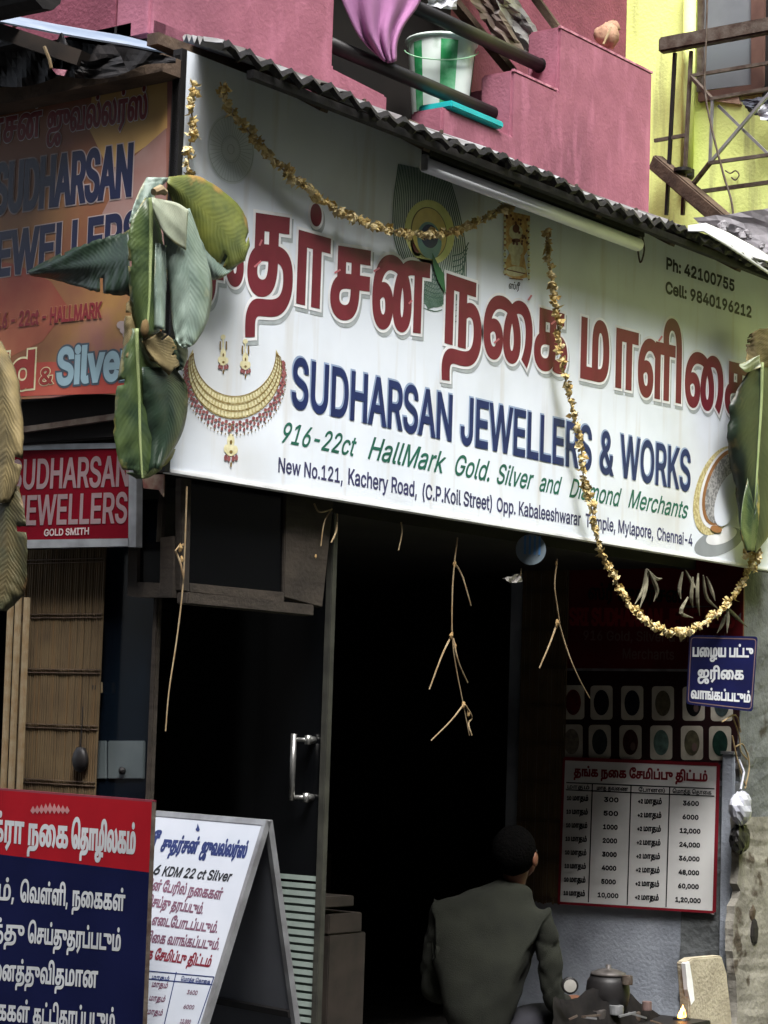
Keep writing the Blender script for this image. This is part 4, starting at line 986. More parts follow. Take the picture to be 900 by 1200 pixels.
# boxes/stools in the doorway
sh = thing('doorway_rack', 'brown rack with two shelves standing inside the door at the glass edge', 'rack', PY(400, 1190, .6))
for (q0, q1, nm) in (((378, 1052), (415, 1062), 'shelf'), ((386, 1072), (424, 1092), 'shelf'), ((386, 1096), (424, 1250), 'side_panel')):
    p = PY(*q0, .6); p2 = PY(*q1, .6)
    MB().box((p[0], .6, p2[2]), (p2[0], .8, p[2])).build(nm, mat('rack_brown', (50, 43, 38), .85, c2=(36, 32, 28), ns=8), sh, bevel=.004)
# ------------------------------------------------------------------ seated person
def skin(chain, edges, name, m, parent, sub=2, amp=0):
    o0 = wl(parent); me = bpy.data.meshes.new(name)
    me.from_pydata([tuple(Vector(p[0])-o0) for p in chain], edges, [])
    o = bpy.data.objects.new(name, me); COL.objects.link(o)
    mo = o.modifiers.new('skin', 'SKIN')
    for i, p in enumerate(chain):
        r = p[1]; me.skin_vertices[0].data[i].radius = r if isinstance(r, tuple) else (r, r)
    me.skin_vertices[0].data[0].use_root = True
    ms = o.modifiers.new('smooth', 'SUBSURF'); ms.levels = ms.render_levels = sub
    dg = bpy.context.evaluated_depsgraph_get(); ev = o.evaluated_get(dg); nm_ = bpy.data.meshes.new_from_object(ev)
    o.modifiers.clear(); o.data = nm_; nm_.materials.clear(); nm_.materials.append(m)
    for p in nm_.polygons: p.use_smooth = True
    if amp:
        nm_.update(); rn = random.Random(3)
        for v in nm_.vertices:
            c = v.co; f = math.sin(c.x*38+c.z*22)*math.sin(c.z*31-c.y*27+1)+.6*math.sin(c.z*55+c.y*18)
            cz = -(1-abs(math.sin(c.x*9-c.z*16+c.y*12+.6*math.sin(c.z*20))))**4*1.6-(1-abs(math.sin(c.z*21+c.y*17+.8*math.sin(c.x*14))))**5*1.1; v.co = c+v.normal*(f*.5+cz)*amp
    o.parent = parent; return o
pe = thing('person', 'person seated with back turned, black hair, olive grey shirt, at the doorway', 'person', (2.1, .1, .16))
pel = PY(556, 1232, 0.51); sp1 = PY(562, 1165, 0.52); ch = PY(578, 1090, 0.51); nk = PY(601, 1042, 0.49); nk2 = PY(604, 1030, 0.48)
hdc = PY(604, 1000, 0.47); hdt = PY(606, 978, 0.47)
shL = PY(517, 1068, 0.70); shR = PY(638, 1074, 0.33)
elL = PY(504, 1165, 0.75); elR = PY(650, 1178, 0.27); wrL = elL+np.array([.24, -.06, -.02]); wrR = elR+np.array([.22, .03, .0])
kL = pel+np.array([.40, .16, .16]); kR = pel+np.array([.42, -.12, .14]); fL = np.array([kL[0]+.02, kL[1], .16]); fR = np.array([kR[0]-.02, kR[1], .16])
m_skin = mat('brown_skin', (104, 68, 50), .55, c2=(88, 56, 42), ns=12)
chn = [(pel, .11), (sp1, (.10, .08)), (ch, (.08, .05)), (nk, .05), (nk2, .05), (hdc, (.078, .085)), (hdt, (.06, .07)),
       (shL, .038), (elL, .036), (wrL, .027), (shR, .038), (elR, .040), (wrR, .027),
       (kL, .06), (fL, .04), (kR, .06), (fR, .04), (fL+np.array([.16, 0, -.02]), .03), (fR+np.array([.16, 0, -.02]), .03)]
edg = [(0, 1), (1, 2), (2, 3), (3, 4), (4, 5), (5, 6), (2, 7), (7, 8), (8, 9), (2, 10), (10, 11), (11, 12), (0, 13), (13, 14), (0, 15), (15, 16), (14, 17), (16, 18)]
for w_i, wr_ in ((9, wrL), (12, wrR)):
    pi_ = len(chn); chn.append((wr_+np.array([.055, 0, -.008]), (.026, .014))); edg.append((w_i, pi_))
    for k_, (dy, L1) in enumerate(((-.027, .075), (-.009, .085), (.009, .08), (.026, .065))):
        i0 = len(chn); chn.append((wr_+np.array([.09, dy, -.012]), .0095)); chn.append((wr_+np.array([.09+L1*.5, dy, -.022]), .0085)); chn.append((wr_+np.array([.09+L1*.75, dy, -.05]), .0075)); edg += [(pi_, i0), (i0, i0+1), (i0+1, i0+2)]
    i0 = len(chn); s_ = 1 if wr_ is wrR else -1
    chn.append((wr_+np.array([.05, s_*.036, -.014]), .011)); chn.append((wr_+np.array([.085, s_*.045, -.03]), .009)); edg += [(pi_, i0), (i0, i0+1)]
body = skin(chn, edg, 'body', m_skin, pe)
m_shirt = mat('olive_grey_shirt', (29, 31, 24), 1, c2=(18, 20, 15), ns=8, bump=.3, bs=260, lo=.3, hi=.7)
skin([(pel, .135), (sp1, (.185, .14)), (ch, (.20, .14)), (nk+(ch-nk)*.1, .10), (shL, .070), (elL, .056), (wrL-np.array([.06, 0, 0]), .040), (shR, .070), (elR, .054), (wrR-np.array([.06, 0, 0]), .040), (nk2+(nk-nk2)*.1, .078)],
     [(0, 1), (1, 2), (2, 3), (2, 4), (4, 5), (5, 6), (2, 7), (7, 8), (8, 9), (3, 10)], 'shirt', m_shirt, pe, 3, .007)
skin([(pel-np.array([0, 0, .02]), .145), (kL, .08), (fL+np.array([0, 0, .08]), .06), (kR, .08), (fR+np.array([0, 0, .08]), .06)], [(0, 1), (1, 2), (0, 3), (3, 4)], 'trousers', mat('dark_trousers', (34, 34, 40), .9), pe, 2, .003)
hair = MB(); hc = Vector(hdc)+Vector((-.012, .0, .012))
vs = []; rn = random.Random(8)
hair.blob(hc, .108, 26, .012, (.98, .86, 1.02)).build('hair', mat('black_hair', (5, 5, 5), 1, c2=(9, 8, 8), ns=60, bump=.8, bs=90, spec=.02), pe, smooth=True)
for s_ in (-1, 1):
    MB().blob(Vector(hdc)+Vector((.022, s_*.088, -.022)), .026, 10, .0, (.7, .4, 1.2)).build('ear', m_skin, pe, smooth=True)
MB().blob(Vector(hdc)+Vector((.075, 0, -.02)), .062, 14, 0, (.7, .95, 1.35)).build('face', m_skin, pe, smooth=True)
MB().blob(Vector(hdc)+Vector((.125, 0, -.02)), .016, 8, 0, (1, .8, 1.5)).build('nose', m_skin, pe, smooth=True)
for s_ in (-1, 1): MB().blob(Vector(hdc)+Vector((.112, s_*.03, .008)), .009, 8, 0).build('eye', m_black, pe, smooth=True)
MB().blob(Vector(hdc)+Vector((.112, 0, -.062)), .018, 8, 0, (.5, 1.1, .35)).build('mouth', MC['letter_dark_maroon'], pe, smooth=True)
sto = thing('low_stool', 'low dark stool under the seated person', 'stool', (pel[0], pel[1], .12))
MB().lathe((pel[0], pel[1], pel[2]-.14), [(.17, 0), (.175, .01), (.17, .03), (.01, .032)], 20).build('seat', m_wood, sto)
for k_ in range(4):
    a_ = math.pi/4+k_*math.pi/2; MB().bar((pel[0]+.12*math.cos(a_), pel[1]+.12*math.sin(a_), pel[2]-.14), (pel[0]+.14*math.cos(a_), pel[1]+.14*math.sin(a_), .12), .03, .03).build('leg', m_wood, sto)
# ------------------------------------------------------------------ red and blue board, A-frame
ph_ = math.radians(12.1); ux = (-math.sin(ph_), -math.cos(ph_), 0); nb = np.array([-math.cos(ph_), math.sin(ph_), 0])
ob = PX(178, 940, -.3)
fbd = Fr(ob, ux, nb)
rbd = thing('red_blue_board', 'red topped navy board with white Tamil lettering at lower left', 'signboard', (ob[0], ob[1]+.4, .004))
def fpoly(fr, pts, th, nm, m, par, **k): return MB().prism([fr.px(*p) for p in pts], -fr.n*th).build(nm, m, par, **k)
zf = .0
A0 = fbd.ab(178, 940); L0 = A0+np.array([-1.0, 0])
def fab(fr, pts, th, nm, m, par, lay=0, **k): return MB().prism([fr.pt(p, lay) for p in pts], -fr.n*th).build(nm, m, par, **k)
zb_ = -ob[2]+.02; hs_ = fbd.ab(172, 1022)[1]
m_bred = mat('board_red', (148, 20, 30), .7, c2=(132, 17, 27), ns=3, spec=.05); m_bnv = mat('board_navy', (18, 22, 56), .8, c2=(13, 17, 46), ns=3, spec=.03)
fab(fbd, [(-1.0, hs_), (0, hs_), (0, 0), (-1.0, 0)], .012, 'red_panel', m_bred, rbd)
fab(fbd, [(-1.0, zb_), (0, zb_), (0, hs_), (-1.0, hs_)], .012, 'navy_panel', m_bnv, rbd)
fab(fbd, [(0, zb_), (.003, zb_), (.003, .003), (0, .003)], .014, 'edge_strip', m_rust, rbd)
fab(fbd, [(-1.0, 0), (.003, 0), (.003, .006), (-1.0, .006)], .014, 'edge_strip', m_red, rbd)
m_bw2 = mat('board_lettering_white', (184, 186, 188), .5)
def bt(body, p0, p1, ph, b=.05, sh=0): text(fbd, rbd, body, p0, p1, ph, m_bw2, bold=b, lay=1, res=3, shear=sh)
text(fbd, rbd, 'சக்ரா', (-22, 983), (27, 988), 23, m_bw2, bold=.06, lay=1, res=3); bt('நகை', (33, 989), (79, 993), 23, .06); bt('தொழிலகம்', (84, 993), (158, 1000), 23, .06)
bt('தங்கம்,', (-52, 1051), (16, 1055), 17); bt('வெள்ளி,', (24, 1056), (79, 1061), 17); bt('நகைகள்', (85, 1061), (146, 1067), 17)
bt('அளித்து', (-52, 1098), (28, 1103), 17); bt('செய்துதரப்படும்', (33, 1104), (141, 1114), 17)
bt('அனைத்துவிதமான', (-26, 1146), (114, 1157), 17); bt('வகைகள்', (-32, 1192), (34, 1198), 17); bt('கட்டிதரப்படும்', (39, 1199), (134, 1207), 17)
pr = Print(fbd, 1.2)
for i in range(9): pr.poly([(36+i*5, 948+abs(4-i)*.5), (39+i*5, 940.5+abs(4-i)), (42+i*5, 948+abs(4-i)*.5), (39+i*5, 954)])
pr.build('emblem_print', mat('board_emblem_grey', (176, 120, 120), .5), rbd)
af = thing('a_frame_board', 'white lettered A-frame pavement board standing between the red board and the door', 'a-frame sign', (.1, -.3, .004))
oa = PX(313, 961, .05)
def tilt(fr_o, al, sgn):
    n = nb*sgn*math.cos(al)+np.array([0, 0, math.sin(al)]); uy = np.array([0, 0, math.cos(al)])-nb*sgn*math.sin(al); return Fr(fr_o, ux, n, uy)
ff = tilt(oa, math.radians(19.0), 1)
Wd = .60; Hh = oa[2]/math.cos(math.radians(19.0))-.006
fab(ff, [(-Wd, -Hh), (-.018, -Hh), (-.018, -.018), (-Wd, -.018)], .01, 'front_panel', mat('aframe_white', (182, 187, 196), .45, c2=(170, 176, 186), ns=3), af)
for q in ([(-.018, -Hh), (0, -Hh), (0, 0), (-.018, 0)], [(-Wd, -.018), (-.018, -.018), (-.018, 0), (-Wd, 0)], [(-Wd-.018, -Hh), (-Wd, -Hh), (-Wd, 0), (-Wd-.018, 0)]):
    fab(ff, q, .02, 'front_frame', m_alu, af, lay=2)
ob2 = oa-nb*.022; frr = tilt(ob2, math.radians(12.5), -1); H2 = ob2[2]/math.cos(math.radians(12.5))-.006
m_ags = mat('aframe_back_grey', (96, 98, 104), .6, c2=(84, 86, 92), ns=4)
fab(frr, [(-Wd, -H2), (-.02, -H2), (-.02, -.018), (-Wd, -.018)], .008, 'rear_panel', m_ags, af, lay=-3)
for q in ([(-.02, -H2), (0, -H2), (0, 0), (-.02, 0)], [(-Wd, -.018), (-.02, -.018), (-.02, 0), (-Wd, 0)], [(-Wd-.018, -H2), (-Wd, -H2), (-Wd, 0), (-Wd-.018, 0)]):
    fab(frr, q, .02, 'rear_frame', m_alu, af)
fab(frr, [(-Wd, -.62), (-.02, -.62), (-.02, -.6), (-Wd, -.6)], .02, 'cross_bar', m_black, af, lay=-8)
def at_(body, p0, p1, ph, m, b=.05, raw=False, sh=0): text(ff, af, body, p0, p1, ph, m, bold=b, lay=1, res=2, shear=sh)
at_('ஸ்ரீ', (150, 992), (184, 993), 13, m_navy, .08); at_('சுதர்சன்', (188, 997), (230, 1000), 13, m_navy, .08); at_('ஜுவல்லர்ஸ்', (235, 1000), (287, 1005), 13, m_navy, .08)
text(ff, af, '916', (163, 1023), (186, 1025), 11, m_blk, bold=.06, lay=1, shear=.15); text(ff, af, 'KDM 22 ct Silver', (190, 1026), (270, 1033), 11, m_blk, bold=.05, lay=1, shear=.15)
m_tan = mat('aframe_purple_brown', (112, 78, 96), .5)
at_('ஆர்டரின் பேரில் நகைகள்', (150, 1039), (259, 1054), 9, m_tan, .06); at_('செய்து தரப்படும்.', (172, 1061), (237, 1071), 9, m_tan, .06)
at_('கிராம் எடைபோடப்படும்.', (150, 1080), (254, 1093), 9, m_tan, .06); at_('பட்டு ஜரிகை வாங்கப்படும்.', (140, 1100), (256, 1113), 9, m_tan, .06)
at_('தங்க நகை சேமிப்பு திட்டம்', (135, 1118), (246, 1133), 9, m_red, .07)
pr = Print(ff, 1)
pr.line([(120, 1133), (251, 1145)], 1.1).line([(118, 1142), (249, 1154)], 1.1).line([(207, 1139), (186, 1230)], 1.1).line([(251, 1145), (222, 1230)], 1.1).line([(170, 1136), (158, 1200)], 1.1)
pr.build('rules', m_navy, af)
for i in range(3):
    at_('மாதம்', (178-i*3, 1156+i*16), (196-i*3, 1158+i*16), 5, m_tan, .06); text(ff, af, ['3600', '6000', '12,000'][i], (219-i*4, 1165+i*17), (231-i*4, 1166+i*17), 5, m_tan, bold=.06, lay=1, res=1)
at_('மாதம்', (178, 1147), (198, 1149), 3.6, m_navy, .05); at_('மொத்த தொகை', (212, 1149), (246, 1153), 3.6, m_navy, .05)
pr = Print(ff, 1); pr.poly([(232, 965), (234, 971), (230, 973)]); pr.poly(ell(232, 972, 2.5, 2.5, 8)); pr.build('emblem_print', m_navy, af)
# ------------------------------------------------------------------ garlands
FL = []
for v in range(4):
    rn = random.Random(v+20); mb = MB()
    for k_ in range(5):
        a_ = k_*1.257+rn.uniform(-.25, .25); L = .016*rn.uniform(.8, 1.25); wd = .0075; up_ = rn.uniform(.1, .9)
        d = Vector((math.cos(a_), math.sin(a_), 0)); s_ = Vector((-d.y, d.x, 0)); z = Vector((0, 0, 1))
        c0_ = d*.002; m0 = d*L*.6+z*L*.35*up_; t0 = d*L+z*L*up_
        mb.add([c0_, m0-s_*wd, t0, m0+s_*wd, m0-z*.003], [(0, 1, 4), (0, 4, 3), (1, 2, 4), (4, 2, 3)])
    mb.blob((0, 0, .003), .0075, 6, .15)
    for mm in (m_flower, m_flower2):
        o = mb.build('flower', mm); FL.append(o.data); bpy.data.objects.remove(o)
def garland(label, path, depth, n, seed, group='dried flower garlands'):
    rn = random.Random(seed)
    if not callable(depth): dv = depth; depth = lambda t: dv
    P = catmull(path, 8); P3 = [PY(p[0], p[1], depth(i/(len(P)-1))) for i, p in enumerate(P)]
    t_ = thing('flower_garland', label, 'garland', P3[0], group)
    MB().tube(P3, .0028, 5).build('string', m_string, t_)
    seg = [0]; 
    for i in range(1, len(P3)): seg.append(seg[-1]+np.linalg.norm(P3[i]-P3[i-1]))
    for k_ in range(n):
        s_ = seg[-1]*(k_+rn.uniform(.1, .9))/n; i = min(len(seg)-2, max(0, int(np.searchsorted(seg, s_))-1)); u = (s_-seg[i])/(seg[i+1]-seg[i]+1e-9)
        p = P3[i]*(1-u)+P3[i+1]*u+np.array([rn.uniform(-.007, .007), rn.uniform(-.008, .004), rn.uniform(-.006, .006)])
        o = bpy.data.objects.new('flower', rn.choice(FL)); COL.objects.link(o); o.parent = t_
        o.location = tuple(p-P3[0]); s2 = rn.uniform(1.0, 1.65); o.scale = (s2, s2, s2); o.rotation_euler = (rn.uniform(0, 6.3), rn.uniform(0, 6.3), rn.uniform(0, 6.3))
garland('short dried flower string hanging straight beside the pale coin print', [(226, 96), (224, 125), (226, 150), (221, 180), (221, 209)], -.05, 17, 1)
garland('long dried flower garland drooping from the coin print to the feather and emblem', [(258, 96), (266, 125), (292, 155), (322, 190), (352, 214), (385, 240), (420, 258), (458, 270), (500, 274), (545, 267), (578, 250), (602, 240)], -.06, 118, 2)
garland('long dried flower garland crossing the sign downward and looping below its right end', [(640, 268), (645, 320), (652, 370), (658, 420), (668, 470), (680, 520), (684, 560), (694, 600), (702, 640), (716, 670), (735, 705), (765, 732), (800, 741), (832, 725), (862, 695), (880, 660), (888, 645)], lambda t: -.06 if t < .68 else -.06+(t-.68)*.15, 165, 3)
tfl = thing('dried_flower_knot', 'clump of dried flowers tied at the foot of the right banana leaf', 'garland', PY(880, 655, -.07), 'dried flower garlands')
rn = random.Random(9)
for i in range(16):
    o = bpy.data.objects.new('flower', rn.choice(FL)); COL.objects.link(o); o.parent = tfl; o.location = (rn.uniform(-.05, .05), rn.uniform(-.02, .01), rn.uniform(-.04, .04)); o.rotation_euler = (rn.uniform(0, 6), rn.uniform(0, 6), 0); o.scale = (1.4,)*3
# ------------------------------------------------------------------ banana leaves
def leafmat(name, c, c2, edge, vein=.5, rough=.45):
    m = bpy.data.materials.new(name); m.use_nodes = True; n = m.node_tree.nodes; l = m.node_tree.links; b = n['Principled BSDF']; b.inputs['Roughness'].default_value = rough
    uv = n.new('ShaderNodeUVMap'); uv.uv_map = 'UVMap'; sx = n.new('ShaderNodeSeparateXYZ'); l.new(uv.outputs[0], sx.inputs[0])
    def mth(op, a, bb=None):
        x = n.new('ShaderNodeMath'); x.operation = op
        for i, v in enumerate((a, bb)):
            if v is None: continue
            if isinstance(v, (int, float)): x.inputs[i].default_value = v
            else: l.new(v, x.inputs[i])
        return x.outputs[0]
    tc0 = n.new('ShaderNodeTexCoord'); ns0 = n.new('ShaderNodeTexNoise'); ns0.inputs['Scale'].default_value = 7; l.new(tc0.outputs['Object'], ns0.inputs['Vector'])
    au = mth('ABSOLUTE', mth('SUBTRACT', sx.outputs[0], .5)); ph = mth('ADD', mth('ADD', mth('MULTIPLY', sx.outputs[1], 150), mth('MULTIPLY', au, -60)), mth('MULTIPLY', ns0.outputs[0], 22))
    st_ = mth('MULTIPLY', mth('ADD', mth('SINE', ph), 1), .5)
    tc = n.new('ShaderNodeTexCoord'); ns_ = n.new('ShaderNodeTexNoise'); ns_.inputs['Scale'].default_value = 11; ns_.inputs['Detail'].default_value = 8; l.new(tc.outputs['Object'], ns_.inputs['Vector'])
    def mx(f, a, bb):
        x = n.new('ShaderNodeMix'); x.data_type = 'RGBA'; l.new(f, x.inputs[0])
        for k_, v in ((6, a), (7, bb)):
            if isinstance(v, tuple): x.inputs[k_].default_value = (*v[:3], 1)
            else: l.new(v, x.inputs[k_])
        return x.outputs[2]
    mr = n.new('ShaderNodeMapRange'); mr.inputs[1].default_value = .38; mr.inputs[2].default_value = .64; l.new(ns_.outputs[0], mr.inputs[0])
    c0_ = mx(mr.outputs[0], lin(c), lin(c2)); c1_ = mx(mth('MULTIPLY', st_, .09), c0_, tuple(v*1.5 for v in lin(c)))
    ef = n.new('ShaderNodeMapRange'); ef.inputs[1].default_value = .47; ef.inputs[2].default_value = .58
    l.new(mth('ADD', au, mth('MULTIPLY', mth('SUBTRACT', ns_.outputs[0], .5), .9)), ef.inputs[0])
    l.new(mx(ef.outputs[0], c1_, lin(edge)), b.inputs['Base Color'])
    bp = n.new('ShaderNodeBump'); bp.inputs['Strength'].default_value = vein; bp.inputs['Distance'].default_value = .0007; l.new(st_, bp.inputs['Height']); l.new(bp.outputs[0], b.inputs['Normal'])
    return m
lm_dark = leafmat('leaf_dark_green', (31, 48, 34), (22, 36, 28), (80, 78, 46))
lm_vdark = leafmat('leaf_very_dark', (24, 37, 25), (16, 26, 20), (70, 64, 40))
lm_mid = leafmat('leaf_mid_green', (68, 84, 46), (34, 52, 34), (128, 118, 64))
lm_olive = leafmat('leaf_olive', (104, 110, 48), (70, 80, 38), (134, 110, 60))
lm_pale = leafmat('leaf_pale_underside', (132, 148, 138), (100, 118, 108), (142, 146, 124), .7)
lm_palew = leafmat('leaf_bleached_underside', (156, 162, 142), (128, 136, 118), (170, 164, 124))
lm_dry = leafmat('leaf_dry_tan', (118, 104, 68), (86, 76, 48), (70, 58, 36), .9, .8)
lm_dryg = leafmat('leaf_dry_green', (56, 56, 30), (74, 64, 34), (92, 70, 38), .9, .7)
m_rib = mat('leaf_rib', (146, 158, 112), .5, c2=(118, 134, 86), ns=8)
def blade(parent, mid, left, right, dep, m, name='blade', ax=1, fold=.03, und=.004, ml=None, seed=0, rib=0, tear=.0):
    """leaf blade from edge / midrib lines; dep = plane coordinate (smaller is nearer the street)"""
    n = 7; Mi, Le, Ri = catmull(mid, n), catmull(left, n), catmull(right, n); k = len(Mi); rn = random.Random(seed); ns_ = 6; mb = MB()
    rows = []; uvs = []
    for i in range(k):
        v = i/(k-1); row = []
        j1, j2 = rn.uniform(-1, 1)*tear, rn.uniform(-1, 1)*tear
        for j in range(-ns_, ns_+1):
            t = abs(j)/ns_; e = (Le if j < 0 else Ri)[i]; jj = (j1 if j < 0 else j2) if abs(j) == ns_ else 0
            q = Mi[i]+(e-Mi[i])*t*(1+jj)
            d = dep+fold*t**1.6+und*.45*math.sin((17+5*math.sin(3*v+seed))*v*math.pi-5*t+seed)*min(1, 3*t)+und*3.2*math.sin(5*v+2.5*t*(1 if j < 0 else -1)+seed)*t
            row.append(at(q[0], q[1], ax, d)); uvs.append((.5+.5*j/ns_, v))
        rows.append(row)
    mb.grid(rows); mb.uv = uvs; W2 = 2*ns_+1; kill = set()
    if tear:
        for _ in range(int(k*.10)):
            i = rn.randrange(2, k-3); side = rn.random() < .5; dpt = rn.choice((1, 2, 3))
            for q_ in range(dpt): kill.add(i*(2*ns_)+(q_ if side else 2*ns_-1-q_))
        mb.f = [f for n_, f in enumerate(mb.f) if n_ not in kill]
    o = mb.build(name, m, parent, smooth=True)
    s_ = o.modifiers.new('thickness', 'SOLIDIFY'); s_.thickness = .0015
    if rib:
        P3 = [at(q[0], q[1], ax, dep-.003) for q in Mi]; MB().tube(P3, [rib*(1-.6*i/(len(P3)-1)) for i in range(len(P3))], 8).build('midrib', m_rib, parent, smooth=True)
    return o
bb = thing('banana_leaf_bunch', 'folded green and grey banana leaf bunch tied over the corner of the signs', 'leaf bunch', PY(185, 215, -.12))
blade(bb, [(196, 214), (222, 232), (250, 258), (274, 284), (290, 296)], [(198, 207), (230, 206), (262, 224), (287, 252), (293, 288)], [(196, 222), (210, 254), (230, 292), (260, 316), (287, 306)], -.13, lm_olive, 'olive_leaf', fold=.02, und=.003, seed=2, tear=.02)
blade(bb, [(236, 288), (250, 300), (264, 306), (282, 303)], [(228, 268), (248, 282), (266, 292), (284, 300)], [(240, 325), (252, 328), (266, 322), (284, 306)], -.115, lm_pale, 'leaf_flap', fold=.01, seed=4)
blade(bb, [(190, 208), (178, 222), (168, 240), (160, 262)], [(172, 208), (164, 222), (156, 242), (151, 262)], [(200, 208), (186, 222), (178, 240), (172, 262)], -.12, lm_pale, 'leaf_back', fold=.01, seed=5)
blade(bb, [(177, 232), (177, 270), (176, 310), (175, 350), (172, 392)], [(170, 232), (153, 262), (150, 305), (154, 355), (162, 398)], [(182, 232), (188, 270), (196, 315), (193, 355), (186, 392)], -.145, lm_mid, 'centre_leaf', fold=.03, seed=1, rib=.008, tear=.04)
blade(bb, [(188, 285), (188, 315), (186, 350), (186, 385)], [(182, 285), (181, 315), (180, 350), (179, 385)], [(194, 288), (195, 318), (194, 350), (193, 388)], -.155, lm_pale, 'centre_fold', fold=.01, seed=7)
blade(bb, [(212, 246), (218, 285), (222, 330), (221, 368), (217, 398), (216, 408)], [(190, 262), (194, 300), (199, 340), (202, 378), (207, 400), (214, 408)], [(222, 244), (236, 285), (248, 330), (244, 372), (230, 400), (219, 408)], -.16, lm_pale, 'grey_leaf', fold=.02, und=.005, seed=9)
blade(bb, [(179, 240), (191, 252), (206, 264), (219, 272)], [(178, 231), (192, 234), (208, 238), (221, 246)], [(180, 252), (190, 270), (204, 284), (218, 293)], -.185, lm_palew, 'bleached_flap', fold=.006, und=.002, seed=11)
hl = blade(bb, [(152, 305), (125, 308), (95, 312), (62, 316), (34, 320)], [(152, 270), (125, 278), (95, 288), (62, 302), (32, 318)], [(152, 346), (125, 344), (98, 338), (66, 328), (36, 323)], -.16, lm_dark, 'side_leaf', ax=0, fold=.03, und=.008, seed=6, tear=.05)
blade(bb, [(160, 385), (161, 420), (163, 460), (164, 510), (166, 548), (167, 561)], [(152, 385), (142, 422), (136, 465), (134, 512), (143, 548), (160, 561)], [(172, 388), (190, 420), (216, 452), (208, 520), (188, 550), (173, 560)], -.11, lm_mid, 'lower_leaf', fold=.035, und=.004, seed=3, rib=.007, tear=.04)
blade(bb, [(188, 430), (196, 452), (196, 500), (180, 548)], [(166, 430), (167, 452), (168, 500), (172, 556)], [(200, 425), (219, 455), (214, 505), (187, 551)], -.123, lm_dark, 'lower_leaf_face', fold=.012, und=.006, seed=14)
blade(bb, [(165, 345), (160, 370), (155, 395), (150, 420)], [(152, 345), (146, 370), (145, 395), (143, 420)], [(178, 350), (182, 372), (186, 400), (190, 425)], -.10, lm_dry, 'dry_sheath', fold=.02, seed=8, tear=.1)
blade(bb, [(178, 395), (186, 408), (194, 420), (204, 432)], [(166, 400), (176, 416), (186, 428), (198, 440)], [(188, 388), (200, 396), (208, 410), (212, 428)], -.14, lm_dry, 'dry_sheath', fold=.008, und=.002, seed=12, tear=.04)
blade(bb, [(205, 398), (208, 412), (210, 424), (210, 434)], [(196, 398), (198, 414), (202, 426), (208, 436)], [(216, 400), (220, 412), (218, 424), (213, 434)], -.13, lm_dark, 'dark_fold', fold=.01, seed=15)
MB().blob(PY(170, 385, -.165), .022, 10, .15, (.7, .6, 1.3)).build('dry_knot', mat('knot_brown', (104, 84, 52), .9), bb, smooth=True)
MB().tube([PY(x, y, -.17) for x, y in ((180, 225), (188, 222), (194, 226))], [.012, .016, .01], 8).build('tie_knot', m_string, bb)
lb = thing('dry_banana_leaf', 'withered tan and olive banana leaf hanging at the left edge', 'leaf bunch', PX(10, 400, -.35))
blade(lb, [(-12, 395), (0, 440), (6, 490), (8, 540), (2, 590)], [(-40, 395), (-30, 440), (-25, 490), (-22, 540), (-22, 590)], [(2, 400), (20, 440), (26, 490), (26, 545), (12, 588)], -.36, lm_dry, 'dry_upper_leaf', ax=0, fold=.03, und=.006, seed=3, tear=.04)
blade(lb, [(4, 570), (8, 610), (10, 650), (6, 690), (0, 716)], [(-20, 570), (-20, 610), (-20, 650), (-20, 690), (-15, 716)], [(22, 570), (30, 610), (32, 660), (28, 695), (8, 716)], -.34, lm_dryg, 'hanging_leaf', ax=0, fold=.02, und=.006, seed=6, tear=.05)
rbn = thing('right_banana_leaf', 'long dark green banana leaf with pale midrib at the right end of the sign', 'leaf bunch', PY(888, 400, -.13))
blade(rbn, [(893, 425), (892, 470), (889, 520), (886, 570), (883, 620), (881, 646)], [(884, 425), (858, 470), (852, 520), (862, 570), (868, 625), (876, 648)], [(902, 425), (920, 470), (925, 520), (920, 570), (905, 620), (886, 648)], -.13, lm_vdark, 'blade', fold=.035, und=.008, seed=2, rib=.009, tear=.07)
blade(rbn, [(885, 600), (882, 612), (880, 625), (879, 645)], [(876, 560), (870, 590), (868, 620), (873, 645)], [(888, 560), (890, 590), (888, 620), (884, 645)], -.15, lm_mid, 'yellowing_tip', fold=.01, seed=5)
blade(rbn, [(890, 385), (887, 400), (886, 415), (884, 432)], [(878, 392), (875, 402), (875, 415), (874, 430)], [(905, 385), (905, 400), (905, 415), (902, 430)], -.14, lm_dry, 'dry_sheath', fold=.015, und=.005, seed=4, tear=.1)
blade(rbn, [(890, 422), (880, 426), (872, 430), (866, 428)], [(890, 416), (882, 420), (874, 424), (868, 426)], [(892, 430), (882, 434), (874, 436), (868, 431)], -.16, lm_palew, 'pale_fold', fold=.005, seed=8)
# things deep in the shop
ct = thing('display_counter', 'dim wooden display counter deep inside the dark shop', 'counter', (2.9, 2.6, .12))
MB().box((1.6, 2.4, .12), (4.0, 2.8, .9)).build('body', m_brown, ct, bevel=.01)
MB().box((1.58, 2.37, .9), (4.02, 2.83, .93)).build('top', m_glass, ct)
cb_ = thing('wall_cabinet', 'dim shelved cabinet against the rear wall of the dark shop', 'cabinet', (3.0, 4.1, .12))
MB().box((1.4, 4.05, .12), (4.8, 4.19, 2.3)).build('back', m_brown, cb_)
for z in (.6, 1.0, 1.4, 1.8, 2.2): MB().box((1.4, 3.8, z), (4.8, 4.05, z+.03)).build('shelf', m_brown, cb_)
for x in (1.4, 2.5, 3.6, 4.75): MB().box((x, 3.8, .12), (x+.04, 4.05, 2.3)).build('side', m_brown, cb_)
